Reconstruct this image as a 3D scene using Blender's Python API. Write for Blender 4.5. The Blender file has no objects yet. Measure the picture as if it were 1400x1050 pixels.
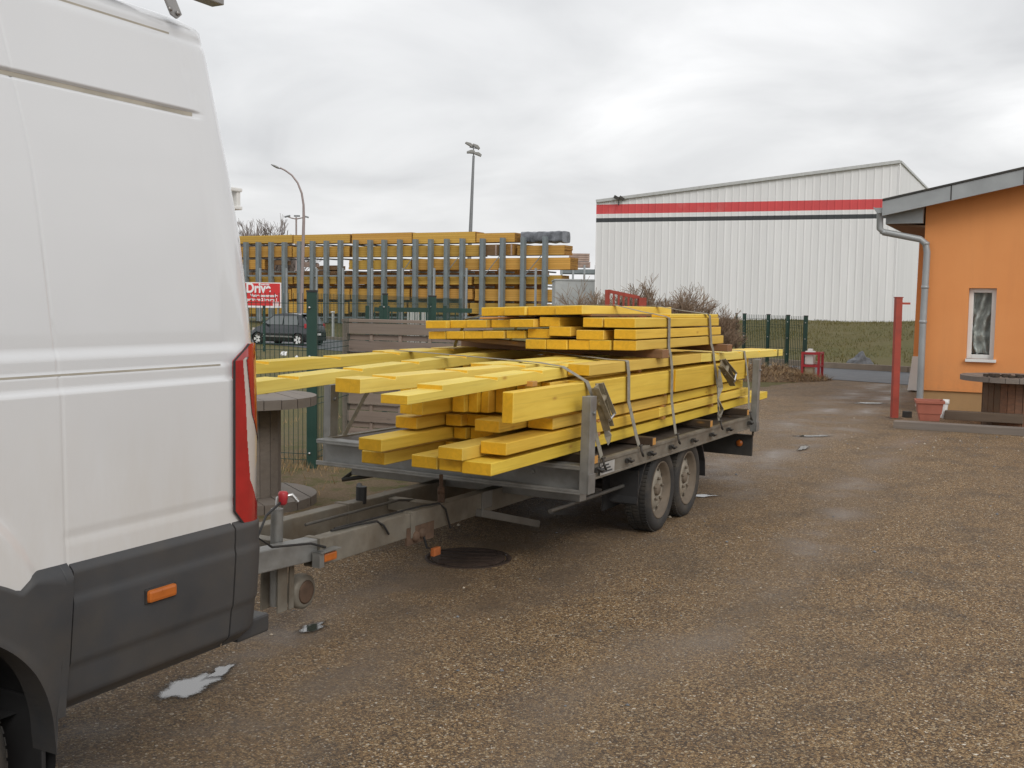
import bpy, bmesh, math, random
from mathutils import Vector, Matrix, noise
random.seed(7)
rnd = random.uniform
PI = math.pi
scene = bpy.context.scene
COL = scene.collection

# ------------------------------------------------------------------ camera
FPX, HC, CX, CY = 1450.0, 1.65, 700.0, 525.0
ROLL = math.radians(0.8)
PITCH = math.radians(4.3564)
cam = bpy.data.cameras.new("camera")
camo = bpy.data.objects.new("camera", cam)
COL.objects.link(camo)
cam.sensor_width = 36.0
cam.lens = 36.0 * FPX / 1400.0
cam.clip_end = 2000
cam.clip_start = 0.05
camo.matrix_world = Matrix.Translation((0, 0, HC)) @ Matrix.Rotation(PI/2 - PITCH, 4, 'X') @ Matrix.Rotation(ROLL, 4, 'Z')
scene.camera = camo

# surveying helpers: sight lines used once to find where things stand on the ground
def ray(u, v):
    a, b = u - CX, v - CY
    c, s = math.cos(ROLL), math.sin(ROLL)
    x, y = (a*c + b*s)/FPX, -(-a*s + b*c)/FPX
    c, s = math.cos(PITCH), math.sin(PITCH)
    return Vector((x, c + y*s, -s + y*c))
def G(u, v, z=0.0):
    d = ray(u, v); k = (z - HC)/d.z
    return Vector((0, 0, HC)) + d*k
def W(u, v, Y):
    d = ray(u, v)
    return Vector((0, 0, HC)) + d*(Y/d.y)

# frame of trailer and van: x along the trailer towards its tail, y to its far side
TH = math.radians(27.2365)
A = Vector((math.sin(TH), math.cos(TH), 0)); N = Vector((-math.cos(TH), math.sin(TH), 0))
O = Vector((1.1107, 7.6474, 0))
FR = Matrix.Translation(O) @ Matrix.Rotation(PI/2 - TH, 4, 'Z')
def tilt(a, r): return FR @ Matrix.Rotation(r, 4, 'X') @ Matrix.Rotation(a, 4, 'Y')
TR = tilt(0.0135, 0.012)
LD = tilt(0.004, 0.012)
def F(s, t, z=0): return O + A*s + N*t + Vector((0, 0, z))

# ------------------------------------------------------------------ object helpers
def tag(o, label=None, cat=None, group=None, kind=None):
    if label: o['label'] = label
    if cat: o['category'] = cat
    if group: o['group'] = group
    if kind: o['kind'] = kind
    return o
def empty(name, m, label, cat, group=None):
    o = bpy.data.objects.new(name, None)
    COL.objects.link(o)
    o.matrix_world = m if isinstance(m, Matrix) else Matrix.Translation(m)
    o.empty_display_size = 0.2
    return tag(o, label, cat, group)
def copy_tree(o, parent=None):
    c = o.copy(); COL.objects.link(c)
    if parent: c.parent = parent
    for ch in [x for x in bpy.data.objects if x.parent == o]:
        copy_tree(ch, c)
    return c

class MB:
    """collects shapes, then links them as one mesh"""
    def __init__(s): s.v = []; s.f = []; s.m = []; s.sm = []
    def add(s, verts, faces, mi=0, smooth=False):
        b = len(s.v); s.v += [tuple(v) for v in verts]
        for f in faces: s.f.append([b+i for i in f]); s.m.append(mi); s.sm.append(smooth)
        return s
    def box(s, x0, x1, y0, y1, z0, z1, mi=0, m=None):
        v = [Vector(p) for p in ((x0,y0,z0),(x1,y0,z0),(x1,y1,z0),(x0,y1,z0),(x0,y0,z1),(x1,y0,z1),(x1,y1,z1),(x0,y1,z1))]
        if m: v = [m @ p for p in v]
        return s.add(v, [(0,3,2,1),(4,5,6,7),(0,1,5,4),(1,2,6,5),(2,3,7,6),(3,0,4,7)], mi)
    def bar(s, p, q, w, h, mi=0, up=Vector((0,0,1))):
        p, q = Vector(p), Vector(q); d = (q-p).normalized()
        x = d.cross(up)
        if x.length < 1e-4: x = Vector((1,0,0))
        x.normalize(); y = x.cross(d)
        v = []
        for c in (p, q):
            for a, b in ((-1,-1),(1,-1),(1,1),(-1,1)): v.append(c + x*a*w/2 + y*b*h/2)
        return s.add(v, [(0,1,2,3),(7,6,5,4),(0,4,5,1),(1,5,6,2),(2,6,7,3),(3,7,4,0)], mi)
    def tube(s, pts, r, n=8, mi=0, cap=True, smooth=True):
        pts = [Vector(p) for p in pts]; k = len(pts)
        rs = r if isinstance(r, (list, tuple)) else [r]*k
        v = []; px = None
        for i, p in enumerate(pts):
            d = (pts[min(i+1,k-1)] - pts[max(i-1,0)]).normalized()
            if px is None:
                px = d.orthogonal().normalized()
            else:
                px = px - d*px.dot(d)
                px = px.normalized() if px.length > 1e-5 else d.orthogonal().normalized()
            py = d.cross(px)
            for j in range(n):
                a = 2*PI*j/n; v.append(p + (px*math.cos(a) + py*math.sin(a))*rs[i])
        f = []
        for i in range(k-1):
            for j in range(n):
                f.append((i*n+j, i*n+(j+1)%n, (i+1)*n+(j+1)%n, (i+1)*n+j))
        s.add(v, f, mi, smooth)
        if cap: s.add(v[:n], [tuple(reversed(range(n)))], mi); s.add(v[-n:], [tuple(range(n))], mi)
        return s
    def lathe(s, prof, n=24, m=None, mi=0, smooth=True, cap=True):
        """profile (radius, height) about z"""
        v = []
        for r, z in prof:
            for j in range(n):
                a = 2*PI*j/n; p = Vector((r*math.cos(a), r*math.sin(a), z)); v.append(m @ p if m else p)
        f = []
        for i in range(len(prof)-1):
            for j in range(n): f.append((i*n+j, i*n+(j+1)%n, (i+1)*n+(j+1)%n, (i+1)*n+j))
        if cap and prof[0][0] > 1e-4: f.append(tuple(reversed(range(n))))
        if cap and prof[-1][0] > 1e-4: f.append(tuple((len(prof)-1)*n + j for j in range(n)))
        return s.add(v, f, mi, smooth)
    def prism(s, poly, d, mi=0, m=None):
        """poly of 3-D points (planar), pushed along vector d"""
        d = Vector(d); n = len(poly); a = [Vector(p) for p in poly]; b = [p + d for p in a]
        v = a + b
        if m: v = [m @ p for p in v]
        return s.add(v, [tuple(reversed(range(n))), tuple(range(n, 2*n))] + [(i, (i+1)%n, n+(i+1)%n, n+i) for i in range(n)], mi)
    def grid(s, fn, us, vs, mi=0, smooth=True, mfn=None, skip=None):
        v = [fn(a, b) for a in us for b in vs]; nv = len(vs); base = len(s.v)
        s.v += [tuple(p) for p in v]
        for i in range(len(us)-1):
            for j in range(nv-1):
                a, b = (us[i]+us[i+1])/2, (vs[j]+vs[j+1])/2
                if skip and skip(a, b): continue
                s.f.append([base+i*nv+j, base+(i+1)*nv+j, base+(i+1)*nv+j+1, base+i*nv+j+1])
                s.m.append(mfn(a, b) if mfn else mi); s.sm.append(smooth)
        return s
    def build(s, name, mats, parent=None, m=None, bevel=0, seg=2, recalc=True, smooth_angle=None):
        me = bpy.data.meshes.new(name)
        me.from_pydata(s.v, [], s.f)
        if not isinstance(mats, (list, tuple)): mats = [mats]
        for k in mats: me.materials.append(k)
        for p, mi, sm in zip(me.polygons, s.m, s.sm): p.material_index = mi; p.use_smooth = sm
        if bevel or recalc:
            bm = bmesh.new(); bm.from_mesh(me)
            if recalc: bmesh.ops.recalc_face_normals(bm, faces=bm.faces)
            if bevel:
                es = [e for e in bm.edges if len(e.link_faces) == 2 and e.calc_face_angle(0) > 0.5]
                bmesh.ops.bevel(bm, geom=es, offset=bevel, segments=seg, affect='EDGES', profile=0.6, clamp_overlap=True)
            bm.to_mesh(me); bm.free()
        me.validate()
        o = bpy.data.objects.new(name, me); COL.objects.link(o)
        if parent: o.parent = parent
        elif m is not None: o.matrix_world = m
        return o

def text_mesh(name, body, size, mat, parent, m, weight=0.0, depth=0.004, align='LEFT'):
    cu = bpy.data.curves.new(name, 'FONT'); cu.body = body; cu.size = size; cu.extrude = depth; cu.offset = weight; cu.align_x = align
    to = bpy.data.objects.new(name + "_curve", cu); COL.objects.link(to)
    bpy.context.view_layer.update()
    me = bpy.data.meshes.new_from_object(to)
    bpy.data.objects.remove(to)
    me.materials.clear(); me.materials.append(mat)
    o = bpy.data.objects.new(name, me); COL.objects.link(o)
    o.parent = parent; o.matrix_local = m
    return o

# ------------------------------------------------------------------ materials
def nodes(name):
    m = bpy.data.materials.new(name); m.use_nodes = True
    nt = m.node_tree; nt.nodes.clear()
    out = nt.nodes.new('ShaderNodeOutputMaterial'); b = nt.nodes.new('ShaderNodeBsdfPrincipled')
    nt.links.new(b.outputs[0], out.inputs[0])
    return m, nt, b
def nn(nt, t, **kw):
    n = nt.nodes.new(t)
    for k, v in kw.items():
        if k.startswith('i_'):
            key = k[2:]
            n.inputs[int(key) if key.isdigit() else key.replace('_', ' ')].default_value = v
        else: setattr(n, k, v)
    return n
def L(nt, a, b): nt.links.new(a, b)
def mixc(nt, fac, a, b, blend='MIX'):
    n = nn(nt, 'ShaderNodeMix', data_type='RGBA', blend_type=blend)
    for i, x in ((0, fac), (6, a), (7, b)):
        if hasattr(x, 'links'): L(nt, x, n.inputs[i])
        else: n.inputs[i].default_value = x if i == 0 else (*x, 1) if len(x) == 3 else x
    return n.outputs[2]
def math_(nt, op, a, b=None, clamp=False):
    n = nn(nt, 'ShaderNodeMath', operation=op, use_clamp=clamp)
    for i, x in enumerate((a, b)):
        if x is None: continue
        if hasattr(x, 'links'): L(nt, x, n.inputs[i])
        else: n.inputs[i].default_value = x
    return n.outputs[0]
def ramp(nt, fac, stops, interp='LINEAR'):
    n = nn(nt, 'ShaderNodeValToRGB'); cr = n.color_ramp; cr.interpolation = interp
    while len(cr.elements) < len(stops): cr.elements.new(0.5)
    for e, (p, c) in zip(cr.elements, stops):
        e.position = p; e.color = (c, c, c, 1) if isinstance(c, (int, float)) else (*c, 1)
    L(nt, fac, n.inputs[0]); return n.outputs[0]
def coords(nt, scale=(1,1,1), kind='Object', rand=False):
    tc = nn(nt, 'ShaderNodeTexCoord'); mp = nn(nt, 'ShaderNodeMapping'); mp.inputs['Scale'].default_value = scale
    src = tc.outputs[kind]
    if rand:
        oi = nn(nt, 'ShaderNodeObjectInfo'); r = math_(nt, 'MULTIPLY', oi.outputs['Random'], 37.0)
        ad = nn(nt, 'ShaderNodeVectorMath', operation='ADD'); L(nt, src, ad.inputs[0]); L(nt, r, ad.inputs[1]); src = ad.outputs[0]
    L(nt, src, mp.inputs['Vector']); return mp.outputs[0]
def noise_(nt, vec, scale, detail=4, rough=0.55, dist=0.0):
    n = nn(nt, 'ShaderNodeTexNoise'); n.inputs['Scale'].default_value = scale; n.inputs['Detail'].default_value = detail
    n.inputs['Roughness'].default_value = rough; n.inputs['Distortion'].default_value = dist
    L(nt, vec, n.inputs['Vector']); return n.outputs['Fac']
def bump_(nt, b, h, strength=0.3, dist=0.01):
    n = nn(nt, 'ShaderNodeBump'); n.inputs['Strength'].default_value = strength; n.inputs['Distance'].default_value = dist
    L(nt, h, n.inputs['Height']); L(nt, n.outputs[0], b.inputs['Normal'])
def surf(name, col, rough=0.6, metal=0.0, var=0.15, scale=6.0, dirt=None, dirt_amt=0.5, bump=0.0, bscale=60.0, stretch=(1,1,1), coat=0.0, rand=False, spec=None):
    """a painted, metal or plastic surface with mottling and, where it has some, dirt"""
    m, nt, b = nodes(name)
    v = coords(nt, stretch, rand=rand)
    n = noise_(nt, v, scale, 5)
    lo = tuple(c*(1-var) for c in col); hi = tuple(min(1, c*(1+var)) for c in col)
    c = mixc(nt, ramp(nt, n, [(0.3, 0), (0.7, 1)]), lo, hi)
    if dirt:
        d = noise_(nt, v, scale*0.45, 8, 0.7)
        c = mixc(nt, ramp(nt, d, [(0.62-0.25*dirt_amt, 0), (0.85, min(1, dirt_amt*1.4))]), c, dirt)
    L(nt, c, b.inputs['Base Color'])
    b.inputs['Metallic'].default_value = metal
    L(nt, ramp(nt, n, [(0.2, max(0, rough-0.12)), (0.8, min(1, rough+0.12))]), b.inputs['Roughness'])
    if coat: b.inputs['Coat Weight'].default_value = coat; b.inputs['Coat Roughness'].default_value = 0.08
    if spec is not None: b.inputs['Specular IOR Level'].default_value = spec
    if bump: bump_(nt, b, noise_(nt, v, bscale, 4), bump, 0.004)
    return m

def timber(name, c1, c2, endc, knot=(0.42, 0.2, 0.03), rough=0.62, grey=0.0, greyc=(0.2,0.18,0.16)):
    m, nt, b = nodes(name)
    v = coords(nt, (1.0, 16, 16), rand=True)
    n1 = noise_(nt, v, 1.6, 6, 0.65, 0.4)
    v2 = coords(nt, (0.7, 2.5, 2.5), rand=True)
    n2 = noise_(nt, v2, 1.3, 3)
    oi = nn(nt, 'ShaderNodeObjectInfo')
    c = mixc(nt, ramp(nt, n1, [(0.25, 0), (0.75, 1)]), c1, c2)
    c = mixc(nt, math_(nt, 'MULTIPLY', ramp(nt, n2, [(0.4, 0), (0.75, 1)]), 0.55), c, tuple(x*0.74 for x in c1))
    n3 = noise_(nt, coords(nt, (1.4, 60, 60), rand=True), 1.0, 3, 0.6)
    c = mixc(nt, ramp(nt, n3, [(0.52, 0), (0.72, 0.4)]), c, tuple(x*0.62 for x in c1))
    hs = nn(nt, 'ShaderNodeHueSaturation')
    L(nt, math_(nt, 'ADD', math_(nt, 'MULTIPLY', oi.outputs['Random'], 0.016), 0.492), hs.inputs['Hue'])
    r2 = math_(nt, 'FRACT', math_(nt, 'MULTIPLY', oi.outputs['Random'], 17.3))
    L(nt, math_(nt, 'ADD', math_(nt, 'MULTIPLY', r2, 0.20), 0.85), hs.inputs['Value'])
    r3 = math_(nt, 'FRACT', math_(nt, 'MULTIPLY', oi.outputs['Random'], 41.7))
    L(nt, math_(nt, 'ADD', math_(nt, 'MULTIPLY', r3, 0.07), 0.93), hs.inputs['Saturation'])
    L(nt, c, hs.inputs['Color']); c = hs.outputs[0]
    vo = nn(nt, 'ShaderNodeTexVoronoi'); vo.inputs['Scale'].default_value = 1.0
    L(nt, coords(nt, (2.6, 8, 8), rand=True), vo.inputs['Vector'])
    k = ramp(nt, vo.outputs['Distance'], [(0.035, 0.7), (0.08, 0.25), (0.13, 0)])
    c = mixc(nt, k, c, knot)
    # sawn ends soak up more stain; some of their shading is painted in too
    g = nn(nt, 'ShaderNodeNewGeometry'); vt = nn(nt, 'ShaderNodeVectorTransform', vector_type='NORMAL', convert_from='WORLD', convert_to='OBJECT')
    L(nt, g.outputs['Normal'], vt.inputs[0]); sx = nn(nt, 'ShaderNodeSeparateXYZ'); L(nt, vt.outputs[0], sx.inputs[0])
    e = math_(nt, 'GREATER_THAN', math_(nt, 'ABSOLUTE', sx.outputs[0]), 0.8)
    ve = coords(nt, (1, 1, 1), rand=True)
    ne = noise_(nt, ve, 22, 4, 0.6, 1.5)
    ec = mixc(nt, ramp(nt, ne, [(0.35, 0), (0.65, 1)]), tuple(x*0.92 for x in endc), tuple(min(1, x*1.08) for x in endc))
    c = mixc(nt, e, c, ec)
    if grey:
        ng = noise_(nt, v2, 2.5, 6, 0.7)
        c = mixc(nt, math_(nt, 'MULTIPLY', ramp(nt, ng, [(0.3, 0), (0.7, 1)]), grey), c, greyc)
    L(nt, c, b.inputs['Base Color'])
    L(nt, ramp(nt, n1, [(0, rough-0.1), (1, rough+0.15)]), b.inputs['Roughness'])
    bump_(nt, b, n1, 0.25, 0.003)
    return m

M = {}
M['yellow'] = timber('yellow_timber', (0.73, 0.465, 0.030), (0.87, 0.61, 0.075), (0.71, 0.395, 0.014))
M['pale'] = timber('pale_timber', (0.78, 0.54, 0.075), (0.89, 0.685, 0.15), (0.71, 0.405, 0.02))
M['orange_wood'] = timber('orange_batten', (0.42, 0.2, 0.06), (0.5, 0.27, 0.09), (0.55, 0.27, 0.06))
M['deck'] = timber('dark_deck', (0.06, 0.045, 0.033), (0.09, 0.068, 0.05), (0.09, 0.06, 0.04))
M['brown_beam'] = timber('old_brown_beam', (0.10, 0.062, 0.04), (0.16, 0.105, 0.07), (0.12, 0.08, 0.05), knot=(0.05,0.03,0.02), grey=0.35, greyc=(0.15,0.125,0.105))
M['bearer'] = timber('bearer_painted_shade', (0.045, 0.028, 0.016), (0.07, 0.042, 0.022), (0.50, 0.25, 0.06))  # sides painted dark for the shade under the planks, ends painted lit
M['brown_wood'] = timber('brown_plank', (0.20, 0.105, 0.05), (0.29, 0.16, 0.075), (0.26, 0.13, 0.06))
M['old_wood'] = timber('weathered_wood', (0.17, 0.137, 0.11), (0.28, 0.23, 0.19), (0.15, 0.12, 0.1), knot=(0.05,0.04,0.03), grey=0.5, greyc=(0.2,0.18,0.165))
M['grey_wood'] = timber('grey_panel_wood', (0.25, 0.185, 0.145), (0.35, 0.27, 0.22), (0.26, 0.2, 0.16), knot=(0.07,0.05,0.04), grey=0.4, greyc=(0.27,0.225,0.2))
M['stain_wood'] = timber('stained_drum_wood', (0.13, 0.05, 0.02), (0.3, 0.12, 0.04), (0.14, 0.07, 0.03), knot=(0.03,0.02,0.01), grey=0.6, greyc=(0.075,0.05,0.035))
M['galv'] = surf('galvanised_steel', (0.27, 0.27, 0.26), 0.5, 0.55, 0.18, 9, dirt=(0.16,0.135,0.1), dirt_amt=0.45, bump=0.05)
M['galv_dirty'] = surf('muddy_steel', (0.215, 0.198, 0.165), 0.6, 0.35, 0.25, 7, dirt=(0.13,0.095,0.06), dirt_amt=0.75, bump=0.1)
M['galv_light'] = surf('pale_galvanised_steel', (0.52, 0.53, 0.52), 0.45, 0.4, 0.1, 8, dirt=(0.25,0.2,0.15), dirt_amt=0.3)
M['darksteel'] = surf('dark_steel', (0.05, 0.048, 0.045), 0.6, 0.4, 0.3, 8, dirt=(0.09,0.07,0.05), dirt_amt=0.6)
M['rust'] = surf('rusty_steel', (0.12, 0.075, 0.05), 0.8, 0.2, 0.3, 14, bump=0.2)
M['zinc'] = surf('zinc_sheet', (0.33, 0.35, 0.36), 0.45, 0.25, 0.16, 2.2, dirt=(0.3,0.32,0.33), dirt_amt=0.4)
M['black'] = surf('black_plastic', (0.02, 0.02, 0.021), 0.55, 0, 0.2, 8, dirt=(0.07,0.055,0.04), dirt_amt=0.4)
M['rubber'] = surf('tyre_rubber', (0.028, 0.027, 0.026), 0.85, 0, 0.2, 12, dirt=(0.1,0.08,0.058), dirt_amt=0.7, bump=0.1)
M['rim'] = surf('dirty_silver_rim', (0.27, 0.245, 0.20), 0.6, 0.0, 0.15, 8, dirt=(0.22,0.165,0.11), dirt_amt=0.6)
M['rim_dirty'] = surf('muddy_rim', (0.14, 0.11, 0.08), 0.75, 0.0, 0.25, 10)
M['tube_dark'] = surf('grimy_tube', (0.1, 0.095, 0.085), 0.6, 0.4, 0.25, 7, dirt=(0.06,0.05,0.04), dirt_amt=0.6)
M['webbing'] = surf('grey_webbing', (0.27, 0.25, 0.205), 0.9, 0, 0.2, 30, dirt=(0.1,0.09,0.07), dirt_amt=0.5, bump=0.2, bscale=200)
M['ratchet'] = surf('ratchet_steel', (0.26, 0.22, 0.15), 0.55, 0.2, 0.3, 20)
M['chrome'] = surf('bright_steel', (0.6, 0.6, 0.6), 0.3, 0.9, 0.1, 8)
M['red'] = surf('red_paint', (0.33, 0.05, 0.03), 0.6, 0, 0.2, 5, dirt=(0.2,0.08,0.06), dirt_amt=0.4)
M['redbright'] = surf('bright_red_plastic', (0.42, 0.03, 0.04), 0.4, 0, 0.1, 5)
M['orange_lens'] = surf('orange_lens', (0.46, 0.125, 0.02), 0.35, 0, 0.12, 20, dirt=(0.3,0.1,0.03), dirt_amt=0.3)
M_rust = surf('dark_cast_iron', (0.045, 0.028, 0.02), 0.8, 0.2, 0.3, 14, bump=0.2)
M['iron'] = M_rust
M['amber_dirty'] = surf('dirty_amber_lens', (0.30, 0.085, 0.02), 0.6, 0, 0.2, 20)
M['green'] = surf('green_powder_coat', (0.014, 0.05, 0.038), 0.5, 0, 0.15, 4)
M['whitepaint'] = surf('white_paint', (0.72, 0.72, 0.70), 0.5, 0, 0.05, 3, dirt=(0.5,0.47,0.42), dirt_amt=0.2)
M['upvc'] = surf('white_plastic', (0.75, 0.75, 0.73), 0.4, 0, 0.04, 3)
M['terracotta'] = surf('terracotta_plastic', (0.36, 0.115, 0.075), 0.65, 0, 0.12, 6, dirt=(0.25,0.15,0.1), dirt_amt=0.3)
M['heapsoil'] = surf('straw_litter', (0.16, 0.105, 0.06), 0.95, 0, 0.4, 18, bump=0.6)
M['soil'] = surf('soil', (0.05, 0.035, 0.025), 0.95, 0, 0.3, 30, bump=0.5)
M['stone'] = surf('grey_stone', (0.15, 0.155, 0.165), 0.85, 0, 0.3, 5, bump=0.5, bscale=14)
M['signred'] = surf('sign_red', (0.62, 0.03, 0.03), 0.5, 0, 0.06, 2)
M['signwhite'] = surf('sign_white', (0.8, 0.8, 0.8), 0.5, 0, 0.03, 2)
M['rackgrey'] = surf('rack_grey_paint', (0.22, 0.255, 0.27), 0.55, 0.2, 0.12, 2)
M['racklight'] = surf('rack_light_galvanised', (0.36, 0.39, 0.41), 0.5, 0.3, 0.1, 2)
M['lamppost'] = surf('pink_grey_lamp_paint', (0.32, 0.26, 0.25), 0.5, 0.2, 0.1, 2)
M['mast'] = surf('mast_grey', (0.22, 0.23, 0.24), 0.5, 0.3, 0.1, 2)
M['cream'] = surf('beige_plinth', (0.40, 0.245, 0.115), 0.9, 0, 0.06, 3, dirt=(0.25,0.17,0.1), dirt_amt=0.35, bump=0.1, bscale=200)
M['straw'] = surf('dead_straw', (0.34, 0.235, 0.125), 0.9, 0, 0.35, 20)
M['twig'] = surf('brown_twig', (0.24, 0.172, 0.118), 0.9, 0, 0.3, 3)
M['twigfar'] = surf('grey_brown_twig', (0.22, 0.18, 0.165), 0.9, 0, 0.2, 2)
M['tarp'] = surf('grey_plastic_wrap', (0.15, 0.16, 0.18), 0.22, 0, 0.7, 1.8, bump=0.6, bscale=5)
M['pallet'] = surf('pinkish_pack', (0.42, 0.31, 0.26), 0.8, 0, 0.25, 2)
M['concrete'] = surf('grey_concrete', (0.47, 0.485, 0.485), 0.85, 0, 0.12, 1.5, dirt=(0.22,0.22,0.21), dirt_amt=0.4)
M['cream_box'] = surf('cream_box', (0.55, 0.47, 0.33), 0.7, 0, 0.1, 6, dirt=(0.3,0.22,0.14), dirt_amt=0.4)
M['pale_stone'] = surf('pale_stone', (0.42, 0.36, 0.28), 0.8, 0, 0.3, 9)
M['litter'] = surf('white_film', (0.75, 0.75, 0.76), 0.4, 0, 0.1, 6)
M['wire'] = surf('green_wire', (0.016, 0.05, 0.04), 0.5, 0.2, 0.1, 4)

def van_white():
    m, nt, b = nodes('van_white_paint')
    v = coords(nt)
    n = noise_(nt, v, 1.1, 4)
    c = mixc(nt, ramp(nt, n, [(0.3, 0), (0.7, 1)]), (0.65, 0.665, 0.685), (0.70, 0.715, 0.735))
    # road dirt thrown up by the wheel: a brown film low on the panels, in drips
    sp = nn(nt, 'ShaderNodeSeparateXYZ'); L(nt, v, sp.inputs[0])
    film = math_(nt, 'MULTIPLY', math_(nt, 'SUBTRACT', 1.45, sp.outputs[2], True), 0.8, True)
    dn = noise_(nt, coords(nt, (3, 3, 0.9)), 2.2, 6, 0.65)
    d = math_(nt, 'MULTIPLY', film, ramp(nt, dn, [(0.25, 0.25), (0.8, 1)]))
    c = mixc(nt, math_(nt, 'MULTIPLY', d, 0.95), c, (0.45, 0.37, 0.26))
    L(nt, c, b.inputs['Base Color'])
    b.inputs['Roughness'].default_value = 0.32
    b.inputs['Coat Weight'].default_value = 1.0; b.inputs['Coat Roughness'].default_value = 0.04
    L(nt, math_(nt, 'ADD', math_(nt, 'MULTIPLY', d, 0.4), 0.3), b.inputs['Roughness'])
    return m
M['van'] = van_white()
M['vangroove'] = surf('dirty_seam', (0.40, 0.37, 0.31), 0.8, 0, 0.2, 8)
M['clad'] = surf('grey_cladding', (0.042, 0.044, 0.048), 0.55, 0, 0.15, 3, dirt=(0.085,0.07,0.053), dirt_amt=0.6, bump=0.06, bscale=400)
M['tailred'] = surf('red_lamp_lens', (0.36, 0.012, 0.012), 0.12, 0, 0.12, 14, coat=1.0)
M['tailwhite'] = surf('clear_lamp_lens', (0.52, 0.47, 0.43), 0.15, 0, 0.06, 6, coat=1.0)
M['rackalu'] = surf('dull_aluminium', (0.32, 0.31, 0.30), 0.45, 0.6, 0.1, 8)

def glass(name, col=(0.03, 0.035, 0.04), rough=0.05):
    m, nt, b = nodes(name)
    b.inputs['Base Color'].default_value = (*col, 1); b.inputs['Roughness'].default_value = rough
    b.inputs['Specular IOR Level'].default_value = 0.8
    return m
M['glass'] = glass('dark_glass')
M['carglass'] = glass('car_glass_reflection_grey', (0.13, 0.145, 0.15), 0.12)  # grey base colour stands in for reflections on the windows
M['carpaint'] = surf('anthracite_car_paint', (0.032, 0.036, 0.042), 0.3, 0.3, 0.08, 2, coat=0.8)

def orange_wall():
    m, nt, b = nodes('orange_render')
    v = coords(nt)
    n = noise_(nt, v, 0.9, 5); n2 = noise_(nt, v, 90, 3)
    st = noise_(nt, coords(nt, (5, 5, 0.5)), 1.0, 5, 0.6)
    c = mixc(nt, ramp(nt, n, [(0.3, 0), (0.7, 1)]), (0.72, 0.285, 0.095), (0.77, 0.325, 0.115))
    c = mixc(nt, math_(nt, 'MULTIPLY', ramp(nt, st, [(0.5, 0), (0.8, 1)]), 0.14), c, (0.42, 0.17, 0.075))
    sz = nn(nt, 'ShaderNodeSeparateXYZ'); L(nt, v, sz.inputs[0])
    spl = math_(nt, 'MULTIPLY', math_(nt, 'SUBTRACT', 1.0, math_(nt, 'DIVIDE', sz.outputs[2], 1.0), True), ramp(nt, noise_(nt, v, 3.5, 7, 0.75), [(0.4, 0), (0.7, 1)]))
    c = mixc(nt, math_(nt, 'MULTIPLY', spl, 0.5), c, (0.3, 0.17, 0.09))
    L(nt, c, b.inputs['Base Color']); b.inputs['Roughness'].default_value = 0.92
    bump_(nt, b, n2, 0.35, 0.004)
    return m
M['orange'] = orange_wall()

def cladding_white(name, col):
    m, nt, b = nodes(name)
    v = coords(nt)
    n = noise_(nt, coords(nt, (1.5, 1.5, 0.10)), 0.9, 6, 0.65)
    c = mixc(nt, ramp(nt, n, [(0.35, 0), (0.75, 1)]), col, tuple(x*0.86 for x in col))
    L(nt, c, b.inputs['Base Color']); b.inputs['Roughness'].default_value = 0.55
    return m
M['shed'] = cladding_white('white_sheet_cladding', (0.80, 0.805, 0.81))
M['shedred'] = surf('faded_red_stripe', (0.62, 0.075, 0.08), 0.6, 0, 0.06, 1, dirt=(0.66,0.4,0.38), dirt_amt=0.35)
M['shedblack'] = surf('dark_stripe', (0.045, 0.05, 0.055), 0.6, 0, 0.1, 1)

def pack_mat(name, ca, cb):
    m, nt, b = nodes(name)
    v = coords(nt, rand=False)
    sp = nn(nt, 'ShaderNodeSeparateXYZ'); L(nt, v, sp.inputs[0])
    zf = math_(nt, 'FRACT', math_(nt, 'MULTIPLY', sp.outputs[2], 6.5))
    line = ramp(nt, zf, [(0.0, 0.45), (0.14, 1), (0.86, 1), (1.0, 0.45)])
    zi = math_(nt, 'FLOOR', math_(nt, 'MULTIPLY', sp.outputs[2], 6.5))
    wn = nn(nt, 'ShaderNodeTexWhiteNoise', noise_dimensions='2D'); cb_ = nn(nt, 'ShaderNodeCombineXYZ')
    oi = nn(nt, 'ShaderNodeObjectInfo'); L(nt, zi, cb_.inputs[0]); L(nt, math_(nt, 'MULTIPLY', oi.outputs['Random'], 91), cb_.inputs[1]); L(nt, cb_.outputs[0], wn.inputs['Vector'])
    n = noise_(nt, coords(nt, (0.6, 4, 4), rand=True), 2.0, 5)
    c = mixc(nt, math_(nt, 'MULTIPLY', math_(nt, 'ADD', wn.outputs['Value'], n), 0.5), ca, cb)
    c = mixc(nt, line, tuple(x*0.5 for x in ca), c)
    hs = nn(nt, 'ShaderNodeHueSaturation'); L(nt, c, hs.inputs['Color'])
    L(nt, math_(nt, 'ADD', math_(nt, 'MULTIPLY', oi.outputs['Random'], 0.35), 0.8), hs.inputs['Value'])
    L(nt, math_(nt, 'ADD', math_(nt, 'MULTIPLY', math_(nt, 'FRACT', math_(nt, 'MULTIPLY', oi.outputs['Random'], 13.1)), 0.02), 0.487), hs.inputs['Hue'])
    L(nt, hs.outputs[0], b.inputs['Base Color']); b.inputs['Roughness'].default_value = 0.8
    return m
M['pack'] = pack_mat('ochre_timber_pack', (0.54, 0.30, 0.055), (0.70, 0.43, 0.095))
M['packend'] = surf('pack_ends', (0.30, 0.15, 0.03), 0.85, 0, 0.5, 9)

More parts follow.
